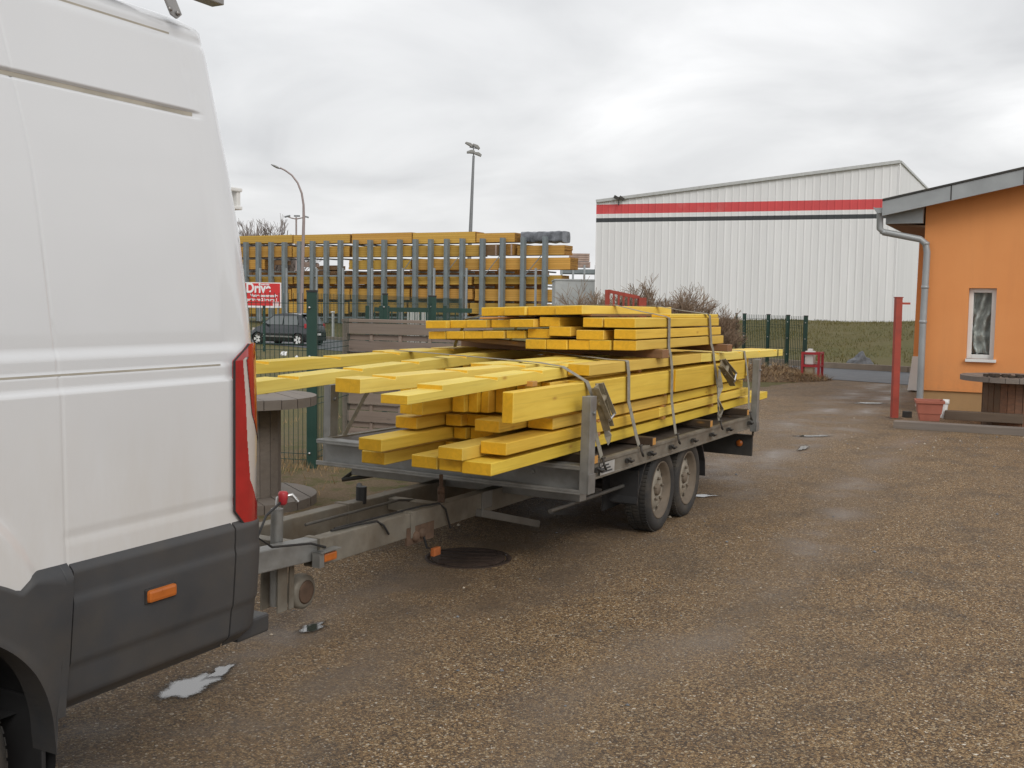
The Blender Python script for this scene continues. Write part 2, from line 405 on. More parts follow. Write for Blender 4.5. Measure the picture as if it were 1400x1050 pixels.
def gravel():
    m, nt, b = nodes('bound_gravel')
    v = coords(nt)
    def stones(scale):
        vo = nn(nt, 'ShaderNodeTexVoronoi', feature='F1'); vo.inputs['Scale'].default_value = scale; vo.inputs['Randomness'].default_value = 1
        L(nt, v, vo.inputs['Vector'])
        s = nn(nt, 'ShaderNodeSeparateColor'); L(nt, vo.outputs['Color'], s.inputs[0])
        return vo, s
    v1, s1 = stones(150); v2, s2 = stones(80)
    pal = [(0.0, (0.028, 0.016, 0.008)), (0.28, (0.088, 0.049, 0.020)), (0.5, (0.175, 0.100, 0.038)), (0.74, (0.265, 0.158, 0.062)), (0.90, (0.35, 0.245, 0.125)), (0.98, (0.44, 0.36, 0.25)), (1.0, (0.66, 0.6, 0.5))]
    c1 = ramp(nt, s1.outputs[0], pal); c2 = ramp(nt, s2.outputs[1], pal)
    pick = math_(nt, 'GREATER_THAN', s2.outputs[2], 0.62)
    c = mixc(nt, pick, c1, c2)
    gap = ramp(nt, v1.outputs['Distance'], [(0.3, 1), (0.75, 0.5)])
    c = mixc(nt, 1.0, c, gap, 'MULTIPLY')
    # broad patches: worn, paler and darker areas; silt
    big = noise_(nt, v, 0.55, 6, 0.6)
    mid = noise_(nt, v, 2.2, 5, 0.6)
    c = mixc(nt, ramp(nt, big, [(0.38, 0.6), (0.6, 0)]), c, mixc(nt, 0.45, c, (0.10, 0.074, 0.05)))
    c = mixc(nt, ramp(nt, mid, [(0.46, 0), (0.66, 0.85)]), c, mixc(nt, 0.55, c, (0.045, 0.036, 0.028)))
    fine = noise_(nt, coords(nt, (1, 1, 1)), 6.0, 5, 0.65)
    c = mixc(nt, ramp(nt, fine, [(0.55, 0), (0.75, 0.3)]), c, (0.17, 0.112, 0.060))
    # wheel tracks along the yard hold damp: silt fills the stones and they stay glossier
    mp = nn(nt, 'ShaderNodeMapping'); tc = nn(nt, 'ShaderNodeTexCoord'); L(nt, tc.outputs['Object'], mp.inputs['Vector'])
    mp.vector_type = 'POINT'; mp.inputs['Rotation'].default_value = (0, 0, TH)
    sp = nn(nt, 'ShaderNodeSeparateXYZ'); L(nt, mp.outputs[0], sp.inputs[0])
    wob = math_(nt, 'MULTIPLY', math_(nt, 'SUBTRACT', noise_(nt, v, 0.35, 2), 0.5), 1.6)
    def track(x0, w):
        d = math_(nt, 'ABSOLUTE', math_(nt, 'SUBTRACT', math_(nt, 'ADD', sp.outputs[0], wob), x0))
        return ramp(nt, math_(nt, 'DIVIDE', d, w), [(0.0, 1), (1.0, 0)])
    xo = O.x*math.cos(TH) - O.y*math.sin(TH)
    tr = math_(nt, 'MAXIMUM', track(xo - 0.85, 0.55), math_(nt, 'MAXIMUM', track(xo - 0.2, 0.5), track(xo + 0.95, 0.35)))
    pn = ramp(nt, noise_(nt, v, 1.1, 5, 0.6), [(0.42, 0), (0.62, 1)])
    damp = math_(nt, 'MULTIPLY', tr, pn)
    c = mixc(nt, math_(nt, 'MULTIPLY', tr, 0.28), c, (0.125, 0.092, 0.062))
    c = mixc(nt, math_(nt, 'MULTIPLY', damp, 0.5), c, (0.115, 0.088, 0.066))
    hs = nn(nt, 'ShaderNodeHueSaturation'); hs.inputs['Saturation'].default_value = 0.98; hs.inputs['Value'].default_value = 1.34; L(nt, c, hs.inputs['Color']); c = hs.outputs[0]
    L(nt, c, b.inputs['Base Color'])
    r = math_(nt, 'SUBTRACT', 0.78, math_(nt, 'MULTIPLY', damp, 0.42))
    L(nt, r, b.inputs['Roughness'])
    h = math_(nt, 'SUBTRACT', 1.0, v1.outputs['Distance'])
    h2 = math_(nt, 'ADD', math_(nt, 'MULTIPLY', h, math_(nt, 'SUBTRACT', 1.0, math_(nt, 'MULTIPLY', damp, 0.7))), math_(nt, 'MULTIPLY', math_(nt, 'SUBTRACT', 1.0, v2.outputs['Distance']), 0.5))
    bump_(nt, b, h2, 0.7, 0.006)
    return m
M['gravel'] = gravel()

def terrain_mat():
    m, nt, b = nodes('grass_and_earth')
    v = coords(nt)
    n1 = noise_(nt, v, 0.35, 6, 0.65); n2 = noise_(nt, v, 3.5, 6, 0.7); n3 = noise_(nt, v, 40, 4, 0.7)
    g = mixc(nt, ramp(nt, n2, [(0.3, 0), (0.7, 1)]), (0.07, 0.075, 0.016), (0.145, 0.125, 0.033))
    g = mixc(nt, ramp(nt, n1, [(0.35, 0), (0.65, 0.75)]), g, (0.145, 0.112, 0.042))
    g = mixc(nt, ramp(nt, n3, [(0.35, 0.5), (0.6, 0)]), g, (0.03, 0.03, 0.01))
    e = mixc(nt, ramp(nt, n3, [(0.3, 0), (0.7, 1)]), (0.10, 0.068, 0.037), (0.22, 0.155, 0.09))
    moss = mixc(nt, ramp(nt, n2, [(0.48, 0), (0.62, 0.9)]), e, (0.075, 0.08, 0.014))
    # bare earth with moss beside the yard, turf further off
    sp = nn(nt, 'ShaderNodeSeparateXYZ'); L(nt, v, sp.inputs[0])
    xr = math_(nt, 'MULTIPLY', math_(nt, 'MINIMUM', math_(nt, 'MAXIMUM', sp.outputs[0], 0.0), 4.0), 1.7)
    d = math_(nt, 'SUBTRACT', math_(nt, 'ADD', sp.outputs[1], math_(nt, 'MULTIPLY', n1, 6.0)), xr)
    f = ramp(nt, math_(nt, 'DIVIDE', d, 30.0), [(0.40, 0), (0.62, 1)])
    c = mixc(nt, f, moss, g)
    L(nt, c, b.inputs['Base Color']); b.inputs['Roughness'].default_value = 0.95
    bump_(nt, b, math_(nt, 'ADD', n3, n2), 0.6, 0.03)
    return m
M['terrain'] = terrain_mat()
M['asphalt'] = surf('asphalt', (0.085, 0.09, 0.098), 0.6, 0, 0.15, 3, bump=0.2, bscale=120)
M['kerb'] = surf('kerb_stone', (0.27, 0.22, 0.17), 0.9, 0, 0.15, 3)
def water_mat():
    m, nt, b = nodes('puddle_water')
    b.inputs['Base Color'].default_value = (0.03, 0.021, 0.013, 1); b.inputs['Roughness'].default_value = 0.03
    b.inputs['IOR'].default_value = 2.3; b.inputs['Specular IOR Level'].default_value = 0.6
    at = nn(nt, 'ShaderNodeAttribute', attribute_name='depth')     # the film thins out to wet stones at its rim
    v = coords(nt); e = math_(nt, 'ADD', at.outputs['Fac'], math_(nt, 'MULTIPLY', math_(nt, 'SUBTRACT', noise_(nt, v, 9, 5, 0.7), 0.5), 0.9))
    e = math_(nt, 'ADD', e, math_(nt, 'MULTIPLY', math_(nt, 'SUBTRACT', noise_(nt, v, 90, 3, 0.7), 0.5), 0.3))
    L(nt, ramp(nt, e, [(0.02, 0), (0.24, 0.3), (0.32, 0.45), (0.50, 1)]), b.inputs['Alpha'])
    L(nt, ramp(nt, e, [(0.3, 0.5), (0.42, 0.03)]), b.inputs['Roughness'])
    L(nt, ramp(nt, e, [(0.3, 0.05), (0.42, 0.6)]), b.inputs['Specular IOR Level'])
    return m
M['water'] = water_mat()
def grass_mat():
    m, nt, b = nodes('grass_blades')
    oi = noise_(nt, coords(nt), 1.7, 4)
    wn = nn(nt, 'ShaderNodeTexWhiteNoise', noise_dimensions='3D')
    v = coords(nt, (7, 7, 0)); fl = nn(nt, 'ShaderNodeVectorMath', operation='FLOOR'); L(nt, v, fl.inputs[0]); L(nt, fl.outputs[0], wn.inputs['Vector'])
    c = mixc(nt, ramp(nt, oi, [(0.3, 0), (0.7, 1)]), (0.075, 0.08, 0.017), (0.15, 0.125, 0.035))
    c = mixc(nt, math_(nt, 'MULTIPLY', wn.outputs['Value'], 0.35), c, (0.19, 0.14, 0.055))
    L(nt, c, b.inputs['Base Color']); b.inputs['Roughness'].default_value = 0.8
    return m
M['grass'] = grass_mat()
def mesh_curtain():
    m, nt, b = nodes('curtain_cloth')
    v = coords(nt, (1, 1, 1)); n = noise_(nt, v, 4, 5, 0.6, 1.0)
    c = ramp(nt, n, [(0.3, (0.30, 0.295, 0.28)), (0.5, (0.5, 0.49, 0.465)), (0.7, (0.68, 0.66, 0.62))])
    L(nt, c, b.inputs['Base Color']); b.inputs['Roughness'].default_value = 0.9
    return m
M['curtain'] = mesh_curtain()
def pane_glass():
    m, nt, b = nodes('clear_pane')
    b.inputs['Base Color'].default_value = (0.9, 0.95, 0.95, 1); b.inputs['Roughness'].default_value = 0.02
    b.inputs['Transmission Weight'].default_value = 1.0; b.inputs['IOR'].default_value = 1.05
    b.inputs['Specular IOR Level'].default_value = 1.0
    return m
M['pane'] = pane_glass()

# ------------------------------------------------------------------ world and sun
def world():
    w = bpy.data.worlds.new("World"); scene.world = w; w.use_nodes = True
    nt = w.node_tree; nt.nodes.clear()
    out = nn(nt, 'ShaderNodeOutputWorld')
    sky = nn(nt, 'ShaderNodeTexSky', sky_type='NISHITA', sun_disc=False)
    sky.sun_elevation = math.radians(38); sky.sun_rotation = math.radians(160); sky.air_density = 1.2; sky.dust_density = 4.0
    b1 = nn(nt, 'ShaderNodeBackground', i_Strength=0.1); L(nt, sky.outputs[0], b1.inputs['Color'])
    tc = nn(nt, 'ShaderNodeTexCoord'); sp = nn(nt, 'ShaderNodeSeparateXYZ'); L(nt, tc.outputs['Generated'], sp.inputs[0])
    zz = math_(nt, 'ADD', math_(nt, 'ABSOLUTE', sp.outputs[2]), 0.30)
    cb = nn(nt, 'ShaderNodeCombineXYZ'); L(nt, math_(nt, 'DIVIDE', sp.outputs[0], zz), cb.inputs[0]); L(nt, math_(nt, 'DIVIDE', sp.outputs[1], zz), cb.inputs[1])
    mp = nn(nt, 'ShaderNodeMapping'); mp.inputs['Location'].default_value = (3.1, 1.7, 0); mp.inputs['Scale'].default_value = (0.9, 1.15, 1)
    L(nt, cb.outputs[0], mp.inputs['Vector'])
    n1 = noise_(nt, mp.outputs[0], 1.7, 9, 0.5, 0.5)
    n2 = noise_(nt, mp.outputs[0], 0.8, 3, 0.5, 0.3)
    s = math_(nt, 'ADD', math_(nt, 'MULTIPLY', n1, 0.7), math_(nt, 'MULTIPLY', n2, 0.3))
    c = ramp(nt, s, [(0.34, (0.71, 0.715, 0.73)), (0.44, (0.84, 0.845, 0.855)), (0.52, (0.94, 0.943, 0.95)), (0.60, (1.08, 1.08, 1.085))])
    b2 = nn(nt, 'ShaderNodeBackground', i_Strength=1.0); L(nt, c, b2.inputs['Color'])
    mx = nn(nt, 'ShaderNodeMixShader'); mx.inputs[0].default_value = 0.93
    L(nt, b1.outputs[0], mx.inputs[1]); L(nt, b2.outputs[0], mx.inputs[2]); L(nt, mx.outputs[0], out.inputs[0])
world()
sun = bpy.data.lights.new("sun", 'SUN'); sun.energy = 1.2; sun.angle = math.radians(25); sun.color = (1, 0.97, 0.92)
suno = bpy.data.objects.new("sun", sun); COL.objects.link(suno)
el, az = math.radians(38), math.radians(160)   # azimuth from +Y towards +X
sd = Vector((math.sin(az)*math.cos(el), math.cos(az)*math.cos(el), math.sin(el)))
suno.rotation_euler = sd.to_track_quat('Z', 'Y').to_euler()
scene.view_settings.view_transform = 'Standard'; scene.view_settings.look = 'None'
scene.view_settings.exposure = 0.0; scene.view_settings.gamma = 1.0
# ================================================================== THE SETTING
def sstep(a, b, x):
    t = max(0.0, min(1.0, (x-a)/(b-a))); return t*t*(3-2*t)
# the public road runs obliquely behind the yard; its two edges
NEAR = [(30, 0.5), (8.6, 22.9), (7.1, 24.5), (-6.7, 42.0), (-32, 76)]
FAR = [(36, 2.0), (10.2, 27.35), (8.45, 29.0), (-8.5, 53.5), (-36, 92)]
def edge_off(pl, x, y):
    """signed distance beyond a polyline (positive on the far side)"""
    best = None
    for (x0, y0), (x1, y1) in zip(pl, pl[1:]):
        dx, dy = x1-x0, y1-y0; l2 = dx*dx+dy*dy
        k = max(0, min(1, ((x-x0)*dx+(y-y0)*dy)/l2)); px, py = x0+dx*k, y0+dy*k
        d = math.hypot(x-px, y-py); sg = 1 if (dx*(y-y0)-dy*(x-x0)) < 0 else -1
        if best is None or d < best[0]: best = (d, sg)
    return best[0]*best[1]
def ground_z(x, y):
    dip = -0.36*sstep(22, 40, y)*sstep(5, -4, x)
    e = edge_off(FAR, x, y)
    right = sstep(-3, 7, x)
    up = (1.02*right)*sstep(0.6, 13, e) + (0.75*(1-right))*sstep(1, 26, e)
    return (dip + up)*sstep(70, 58, abs(x))*sstep(137, 120, y)
gm = MB()
xs = [-70 + i*1.0 for i in range(141)]; ys = [-12 + i*1.0 for i in range(150)]
def gp(x, y):
    z = ground_z(x, y)
    e = edge_off(FAR, x, y)
    if e > 0.8 and abs(x) < 69 and y < 136: z += 0.12*noise.noise(Vector((x*0.35, y*0.35, 0)))*min(1, (e-0.8)/4)
    return (x, y, z)
gm.grid(gp, xs, ys)
# beyond the modelled ground: one flat skirt out to the horizon
for (x0, x1, y0, y1) in ((-900, -70, -400, 1200), (70, 900, -400, 1200), (-70, 70, 137, 1200), (-70, 70, -400, -12)):
    gm.add([(x0, y0, 0), (x1, y0, 0), (x1, y1, 0), (x0, y1, 0)], [(0, 1, 2, 3)])
tag(gm.build('ground', M['terrain'], recalc=False), 'rough grass and bare earth around the yard and behind the road', kind='structure')

# gravel yard, ragged towards the grass
yl = []
def lin(p, q, n, j=0.12):
    for i in range(n):
        k = i/n; yl.append((p[0]+(q[0]-p[0])*k + rnd(-j, j), p[1]+(q[1]-p[1])*k + rnd(-j, j)))
a = F(-13, 2.6); b_ = F(-2.6, 1.75); b2_ = F(0.5, 2.45); c_ = F(5, 2.4); d_ = G(1028, 532); e_ = G(1082, 523.5); f_ = G(1147, 520.5)
for p, q in ((a, b_), (b_, b2_), (b2_, c_), (c_, d_), (d_, e_), (e_, f_)): lin(p, q, max(2, int((q-p).length/0.18)), 0.09)
yl += [(7.35, 24.35), (8.7, 22.95), (26, 4.7), (26, -10), (-6, -11)]
ym = bmesh.new()
vs = [ym.verts.new((x, y, 0.004)) for x, y in yl]
fc = ym.faces.new(vs); bmesh.ops.triangulate(ym, faces=[fc])
me = bpy.data.meshes.new('gravel_yard'); ym.to_mesh(me); ym.free(); me.materials.append(M['gravel'])
me.flip_normals() if me.polygons[0].normal.z < 0 else None
yo = bpy.data.objects.new('gravel_yard', me); COL.objects.link(yo)
tag(yo, 'brown bound gravel yard surface with damp wheel tracks', kind='structure')

# road and its kerb
def strip(pl0, pl1, n, lift, off0=0.0, off1=0.0):
    """a draped sheet between two polylines with the same number of points"""
    mb = MB(); rows = []
    for (p0, p1), (q0, q1) in zip(zip(pl0, pl0[1:]), zip(pl1, pl1[1:])):
        k = max(1, int(math.hypot(p1[0]-p0[0], p1[1]-p0[1])/1.0))
        for i in range(k):
            t = i/k; rows.append(((p0[0]+(p1[0]-p0[0])*t, p0[1]+(p1[1]-p0[1])*t), (q0[0]+(q1[0]-q0[0])*t, q0[1]+(q1[1]-q0[1])*t)))
    v = []; f = []
    for (a, b) in rows:
        for j in range(n+1):
            t = j/n; x, y = a[0]+(b[0]-a[0])*t, a[1]+(b[1]-a[1])*t
            v.append((x, y, ground_z(x, y)*1.0 + lift))
    for i in range(len(rows)-1):
        for j in range(n): f.append((i*(n+1)+j, (i+1)*(n+1)+j, (i+1)*(n+1)+j+1, i*(n+1)+j+1))
    mb.add(v, f, 0, True); return mb
tag(strip(NEAR, FAR, 6, 0.012).build('road', M['asphalt']), 'grey asphalt public road behind the yard', kind='structure')
far2 = [(x+0.13, y+0.11) for x, y in FAR]
kb = MB()
for (p0, p1) in zip(FAR, FAR[1:]):
    k = max(1, int(math.hypot(p1[0]-p0[0], p1[1]-p0[1])/2))
    for i in range(k):
        q = [(p0[0]+(p1[0]-p0[0])*t, p0[1]+(p1[1]-p0[1])*t) for t in (i/k, (i+0.99)/k)]
        P = [Vector((x+0.06, y+0.05, ground_z(x, y)+0.06)) for x, y in q]
        kb.bar(P[0], P[1], 0.14, 0.2)
tag(kb.build('road_kerb', M['kerb']), 'low brown grey kerb along the far edge of the road', kind='structure')

# puddles
def puddle(u, v, rx, ry, rot, seed):
    c = G(u, v); n = 40; rings_ = 8; pts = []; dep = []
    def P(i, k):
        a = 2*PI*i/n
        q = 0.8 + 0.45*noise.noise(Vector((math.cos(a)*1.6+seed*3.1, math.sin(a)*1.6, seed)))
        x, y = rx*1.35*q*k*math.cos(a), ry*1.35*q*k*math.sin(a)
        return (x*math.cos(rot)-y*math.sin(rot), x*math.sin(rot)+y*math.cos(rot), 0)
    mb = MB(); f = []
    for k in range(1, rings_+1):
        for i in range(n): pts.append(P(i, k/rings_)); dep.append(1-k/rings_)
    pts.append((0, 0, 0)); dep.append(1.0)
    for i in range(n): f.append((i, (i+1) % n, len(pts)-1))
    for k in range(rings_-1):
        for i in range(n): f.append((k*n+i, (k+1)*n+i, (k+1)*n+(i+1) % n, k*n+(i+1) % n))
    o = MB().add(pts, f).build('puddle', M['water'], recalc=False, m=Matrix.Translation((c.x, c.y, .007 + .001*seed)))
    at = o.data.attributes.new('depth', 'FLOAT', 'POINT')
    for i, d in enumerate(dep): at.data[i].value = d
    tag(o, kind='structure'); return o
along = PI/2 - TH
for u, v, rx, ry, da, sd_, lab in ((258, 941, 0.24, 0.10, 0.1, 1, 'bright shallow puddle beside the van sill'), (303, 919, 0.13, 0.045, 0.25, 2, 'tiny puddle just behind the puddle by the van'),
        (428, 860, 0.12, 0.065, 0, 3, 'small puddle on the gravel behind the jockey wheel'), (955, 679, 0.2, 0.10, -0.9, 4, 'thin puddle behind the rear trailer wheel'), 
        (1112, 597, 0.3, 0.10, -0.9, 5, 'thin puddle in the wheel track beyond the trailer'), (1188, 552, 0.36, 0.16, -0.9, 7, 'pale puddle left of the red post'), (1098, 614, 0.34, 0.06, 0.05, 9, 'small puddle in the track, nearer side')):
    tag(puddle(u, v, rx, ry, along + da, sd_), lab)

# dry grass and blades
def blades(name, pts, h0, h1, w, mat, label):
    mb = MB()
    for (x, y, z) in pts:
        a = rnd(0, 2*PI); h = rnd(h0, h1); lx, ly = rnd(-.6, .6)*h, rnd(-.6, .6)*h
        dx, dy = math.cos(a)*w, math.sin(a)*w
        mb.add([(x-dx, y-dy, z-0.02), (x+dx, y+dy, z-0.02), (x+lx, y+ly, z+h)], [(0, 1, 2)])
    o = mb.build(name, mat, recalc=False); return tag(o, label, kind='stuff')
pts = []
while len(pts) < 26000:     # bank behind the road and verge
    x, y = rnd(-4, 24), rnd(26, 50)
    e = edge_off(FAR, x, y)
    if e > 0.35 and rnd(0, 1) < 1.2/(0.3+e*0.12) and (noise.noise(Vector((x*.5, y*.5, 3))) > -0.25):
        pts.append((x, y, gp(x, y)[2]))
while len(pts) < 40000:
    x, y = rnd(-24, -2), rnd(30, 78)
    if abs(edge_off(FAR, x, y) + 4.5) > 5.4: pts.append((x, y, gp(x, y)[2]))
blades('grass', pts, 0.03, 0.10, 0.016, M['grass'], 'short winter grass on the bank and verges behind the road')
pts = []
for i in range(3000):
    k = rnd(0, 1); base = Vector((-1.96, 10.37, 0)).lerp(Vector((-0.9, 16, 0)), k) if rnd(0, 1) < .45 else Vector((-1.96, 10.37, 0)).lerp(Vector((-4.5, 10.9, 0)), k)
    p = base + Vector((random.gauss(0, 0.25), random.gauss(-0.05, 0.3), 0)); pts.append((p.x, p.y, 0))
for i in range(2600):
    x, y = rnd(-3.2, 1.2), rnd(8.2, 16)
    p = Vector((x, y, 0)); q = p - O
    if q.dot(N) > 2.5 and noise.noise(Vector((x*1.3, y*1.3, 1))) > 0.05: pts.append((x, y, 0))
blades('dry_grass', pts, 0.02, 0.12, 0.006, M['straw'], 'dry straw coloured grass at the foot of the green fence')

# loose stones lying on the bound gravel, more of them by the house
mb = MB(); k = 0
while k < 520:
    if k < 380: x, y = rnd(-2.5, 7), rnd(3, 17)
    else: q = G(1255, 600); x, y = q.x + rnd(-1.2, 2.2), q.y + rnd(-1.3, .3)
    r = rnd(.004, .012) if rnd(0, 1) < .9 else rnd(.012, .022); a = rnd(0, PI)
    pts = []
    for (dx, dy, dz) in ((1, 0, .2), (.3, .8, .3), (-.8, .5, .2), (-.7, -.6, .25), (.4, -.8, .15), (.1, 0, 1)):
        f = rnd(.75, 1.2); pts.append((x + r*f*(dx*math.cos(a)-dy*math.sin(a)), y + r*f*(dx*math.sin(a)+dy*math.cos(a)), .004 + r*dz*.9))
    mb.add(pts, [(0, 1, 5), (1, 2, 5), (2, 3, 5), (3, 4, 5), (4, 0, 5)], 0 if rnd(0, 1) < .45 else 1); k += 1
tag(mb.build('loose_stones', [M['pale_stone'], M['stone']], recalc=False), 'loose pale and grey stones scattered on the gravel yard', kind='stuff')

# ---------------------------------------------------------------- white warehouse
P0 = Vector((17.2, 48, 0)); wd = Vector((-0.937, 0.348, 0)).normalized(); WL = 14.03
pl = P0 + wd*WL
zR = W(1228, 222, 48).z; zL = W(811, 276, pl.y).z
rT, rB = W(1206, 273.2, 48.6).z, W(1206, 287.2, 48.6).z
bT, bB = W(1206, 293.4, 48.6).z, W(1206, 299.6, 48.6).z
wh = empty('warehouse', Matrix.Translation(P0), 'large white sheet metal warehouse with one red and one black stripe', 'building')
def profile(x):            # ribbed sheet
    p = x % 0.333
    return 0.022*(sstep(0.0, .03, p) - sstep(.07, .10, p))
us = []
k = 0
while k*0.333 < WL:
    us += [k*0.333 + d for d in (0.0, 0.03, 0.07, 0.10)]; k += 1
us = [u for u in us if u <= WL] + [WL]
nrm = Vector((-wd.y, wd.x, 0)); nrm = nrm if nrm.y < 0 else -nrm
def wallf(z_of):
    return lambda a, j: wd*a + nrm*profile(a) + Vector((0, 0, z_of(a, j)))
top = lambda a: zR + (zL - zR)*a/WL
def band(name, z0, z1, mat, off=0.0):
    mb = MB()
    mb.grid(lambda a, j: wd*a + nrm*(profile(a)+off) + Vector((0, 0, (z0(a) if j == 0 else z1(a)))), us, [0, 1], smooth=False)
    return mb.build(name, mat, wh, recalc=False)
C_ = lambda z: (lambda a: z)
wmb = MB()
for z0, z1 in ((C_(0.2), C_(bB)), (C_(bT), C_(rB)), (C_(rT), top)):
    wmb.grid(lambda a, j: wd*a + nrm*profile(a) + Vector((0, 0, (z0(a) if j == 0 else z1(a)))), us, [0, 1], smooth=False)
rd = Vector((0.45, 0.893, 0)).normalized(); RL = 24
wmb.add([(0, 0, .2), rd*RL+Vector((0, 0, .2)), rd*RL+Vector((0, 0, zR)), (0, 0, zR)], [(0, 1, 2, 3)])
bk = wd*WL + rd*RL
wmb.add([wd*WL+Vector((0, 0, .2)), bk+Vector((0, 0, .2)), bk+Vector((0, 0, zL)), wd*WL+Vector((0, 0, zL))], [(0, 1, 2, 3)])
wmb.build('wall', M['shed'], wh, recalc=False)
band('red_stripe', C_(rB), C_(rT), M['shedred'])
band('black_stripe', C_(bB), C_(bT), M['shedblack'])
mb = MB(); mb.add([Vector((0, 0, zR)), wd*WL+Vector((0, 0, zL)), bk+Vector((0, 0, zL)), rd*RL+Vector((0, 0, zR))], [(0, 1, 2, 3)])
mb.build('roof', M['zinc'], wh)
mb = MB(); mb.bar(Vector((0, 0, zR+.03))+nrm*.06, wd*WL+Vector((0, 0, zL+.03))+nrm*.06, 0.14, 0.14); mb.bar(Vector((0.02, 0, zR+.03)), rd*RL+Vector((0, 0, zR+.03)), 0.10, 0.10)
mb.build('roof_trim', M['galv_light'], wh)
mb = MB(); mb.bar(nrm*.02+Vector((0, 0, .2)), nrm*.02+Vector((0, 0, zR-.05)), 0.05, 0.03, up=Vector((0, 1, 0)))
mb.build('corner_trim', M['shed'], wh)
# small floodlight on its roof edge
lp = W(846, 271, pl.y - 0.6)
fl = empty('roof_floodlight', Matrix.Translation(lp), 'small dark floodlight standing on the warehouse roof edge', 'floodlight')
mb = MB(); mb.tube([(0, 0, -0.35), (0, 0, 0)], 0.03); mb.build('bracket', M['darksteel'], fl)
mb = MB(); mb.box(-.13, .13, -.05, .05, -.07, .07, m=Matrix.Translation((-.12, 0, .03)) @ Matrix.Rotation(.5, 4, 'Y')); mb.box(-.13, .13, -.05, .05, -.07, .07, m=Matrix.Translation((.14, 0, .0)) @ Matrix.Rotation(.6, 4, 'Y'))
mb.build('lamp_head', M['darksteel'], fl)

# ---------------------------------------------------------------- timber racks across the road
R0 = Vector((-21.15, 84, 0)); R1 = Vector((2.06, 71.5, 0)); rdir = (R1-R0).normalized(); rn = Vector((-rdir.y, rdir.x, 0)); rn = rn if rn.y > 0 else -rn
RB = 0.28
def on_rack(u, v, back=0.0):
    """point of the rack's front plane (or of one behind it) on a sight line"""
    d = ray(u, v); p = R0 + rn*back
    k = (p - Vector((0, 0, HC))).dot(rn)/d.dot(rn)
    return Vector((0, 0, HC)) + d*k
rack = empty('timber_rack', Matrix.Translation(on_rack(540, 435)), 'long grey steel cantilever rack of tall uprights holding timber packs', 'rack')
ro = rack.matrix_world.translation.copy()
rmat = Matrix.Rotation(math.atan2(rdir.y, rdir.x), 4, 'Z')
for i, (u, vt) in enumerate(((318, 331.5), (335.1, 331), (352, 331), (369.4, 331), (387.7, 331), (408.6, 329.8), (426.3, 329.4), (445.1, 329), (464.3, 328.4), (485.1, 328), (505.1, 328), (524.3, 327.8), (545.7, 327.4), (567.1, 327), (588, 327), (610, 326.6), (631.4, 326), (659.1, 326), (686.6, 325), (714.9, 324.3), (744.9, 323.4))):
    p = on_rack(u, vt) - ro
    mb = MB(); m = Matrix.Translation((p.x, p.y, 0)) @ rmat
    mb.box(-.13, .13, -.03, .3, RB-ro.z-.3, p.z, m=m)
    mb.box(-.155, -.12, -.06, .33, RB-ro.z-.3, p.z+.004, m=m)
    mb.build('upright', M['rackgrey'], rack)
    for v in (333.5, 352.6, 370, 390.5, 411.5):
        if i == 0: continue
        z = on_rack(u, v).z - ro.z; mb = MB()
        mb.box(-.05, .05, .3, 1.75, z-.12, z-.02, m=m); mb.build('arm', M['rackgrey'], rack)
for i, u in enumerate((364, 400, 441, 477, 516.6, 558, 601, 645, 690, 739)):
    p = on_rack(u, 367) - ro; q = on_rack(u, 442) - ro
    mb = MB(); m = Matrix.Translation((p.x, p.y, 0)) @ rmat
    mb.box(-.055, .055, -.75, -.62, RB-ro.z-.3, p.z, m=m); mb.build('thin_post', M['racklight'], rack)
mb = MB()
for (ua, ub, v) in ((331, 750, 377), (331, 750, 434)):
    mb.bar(on_rack(ua, v) - ro + rn*.12, on_rack(ub, v) - ro + rn*.12, .08, .12)
for ua, ub in ((545, 567), (605, 630), (660, 685), (715, 742)):
    mb.bar(on_rack(ua, 378) - ro + rn*.1, on_rack(ub, 346) - ro + rn*.1, .03, .05)
mb.build('brace', M['rackgrey'], rack)
rows = [
 ('top shelf', 'topmost', [(318, 400, 322, 332.5), (401, 478.5, 320.5, 332.5), (481, 563, 318.5, 333), (564, 650, 317.5, 332.5), (651, 704, 318.5, 331)]),
 ('second shelf', 'second', [(318, 399, 337, 351.5), (400, 478, 337, 351), (481, 563, 336.6, 350.8), (565, 655, 335.5, 350.5), (707, 772, 335.5, 348.5)]),
 ('third shelf', 'third', [(477, 562, 355.5, 368.2), (563, 655, 354, 368.8), (660, 780, 352.5, 368.5)]),
 ('fourth shelf', 'fourth', [(318, 362, 355, 368), (330, 400, 376.6, 388.2), (402, 460, 376.4, 388), (462, 545, 377.5, 388.4), (548, 645, 378.3, 389), (648, 768, 376.3, 388.5)]),
 ('fifth shelf', 'fifth', [(318, 398, 395, 409), (399, 478, 394.6, 409), (479, 560, 394.8, 409.5), (562, 646, 395, 408.6), (649, 760, 395.5, 411.5)]),
 ('lowest shelf', 'lowest', [(318, 392, 414, 429), (394, 476, 413, 428), (478, 556, 413, 427.5), (558, 640, 414, 430), (642, 760, 415, 430)]),
]
side = ['far left', 'left of centre', 'middle', 'right of centre', 'right hand', 'far right']
gaplab = 0
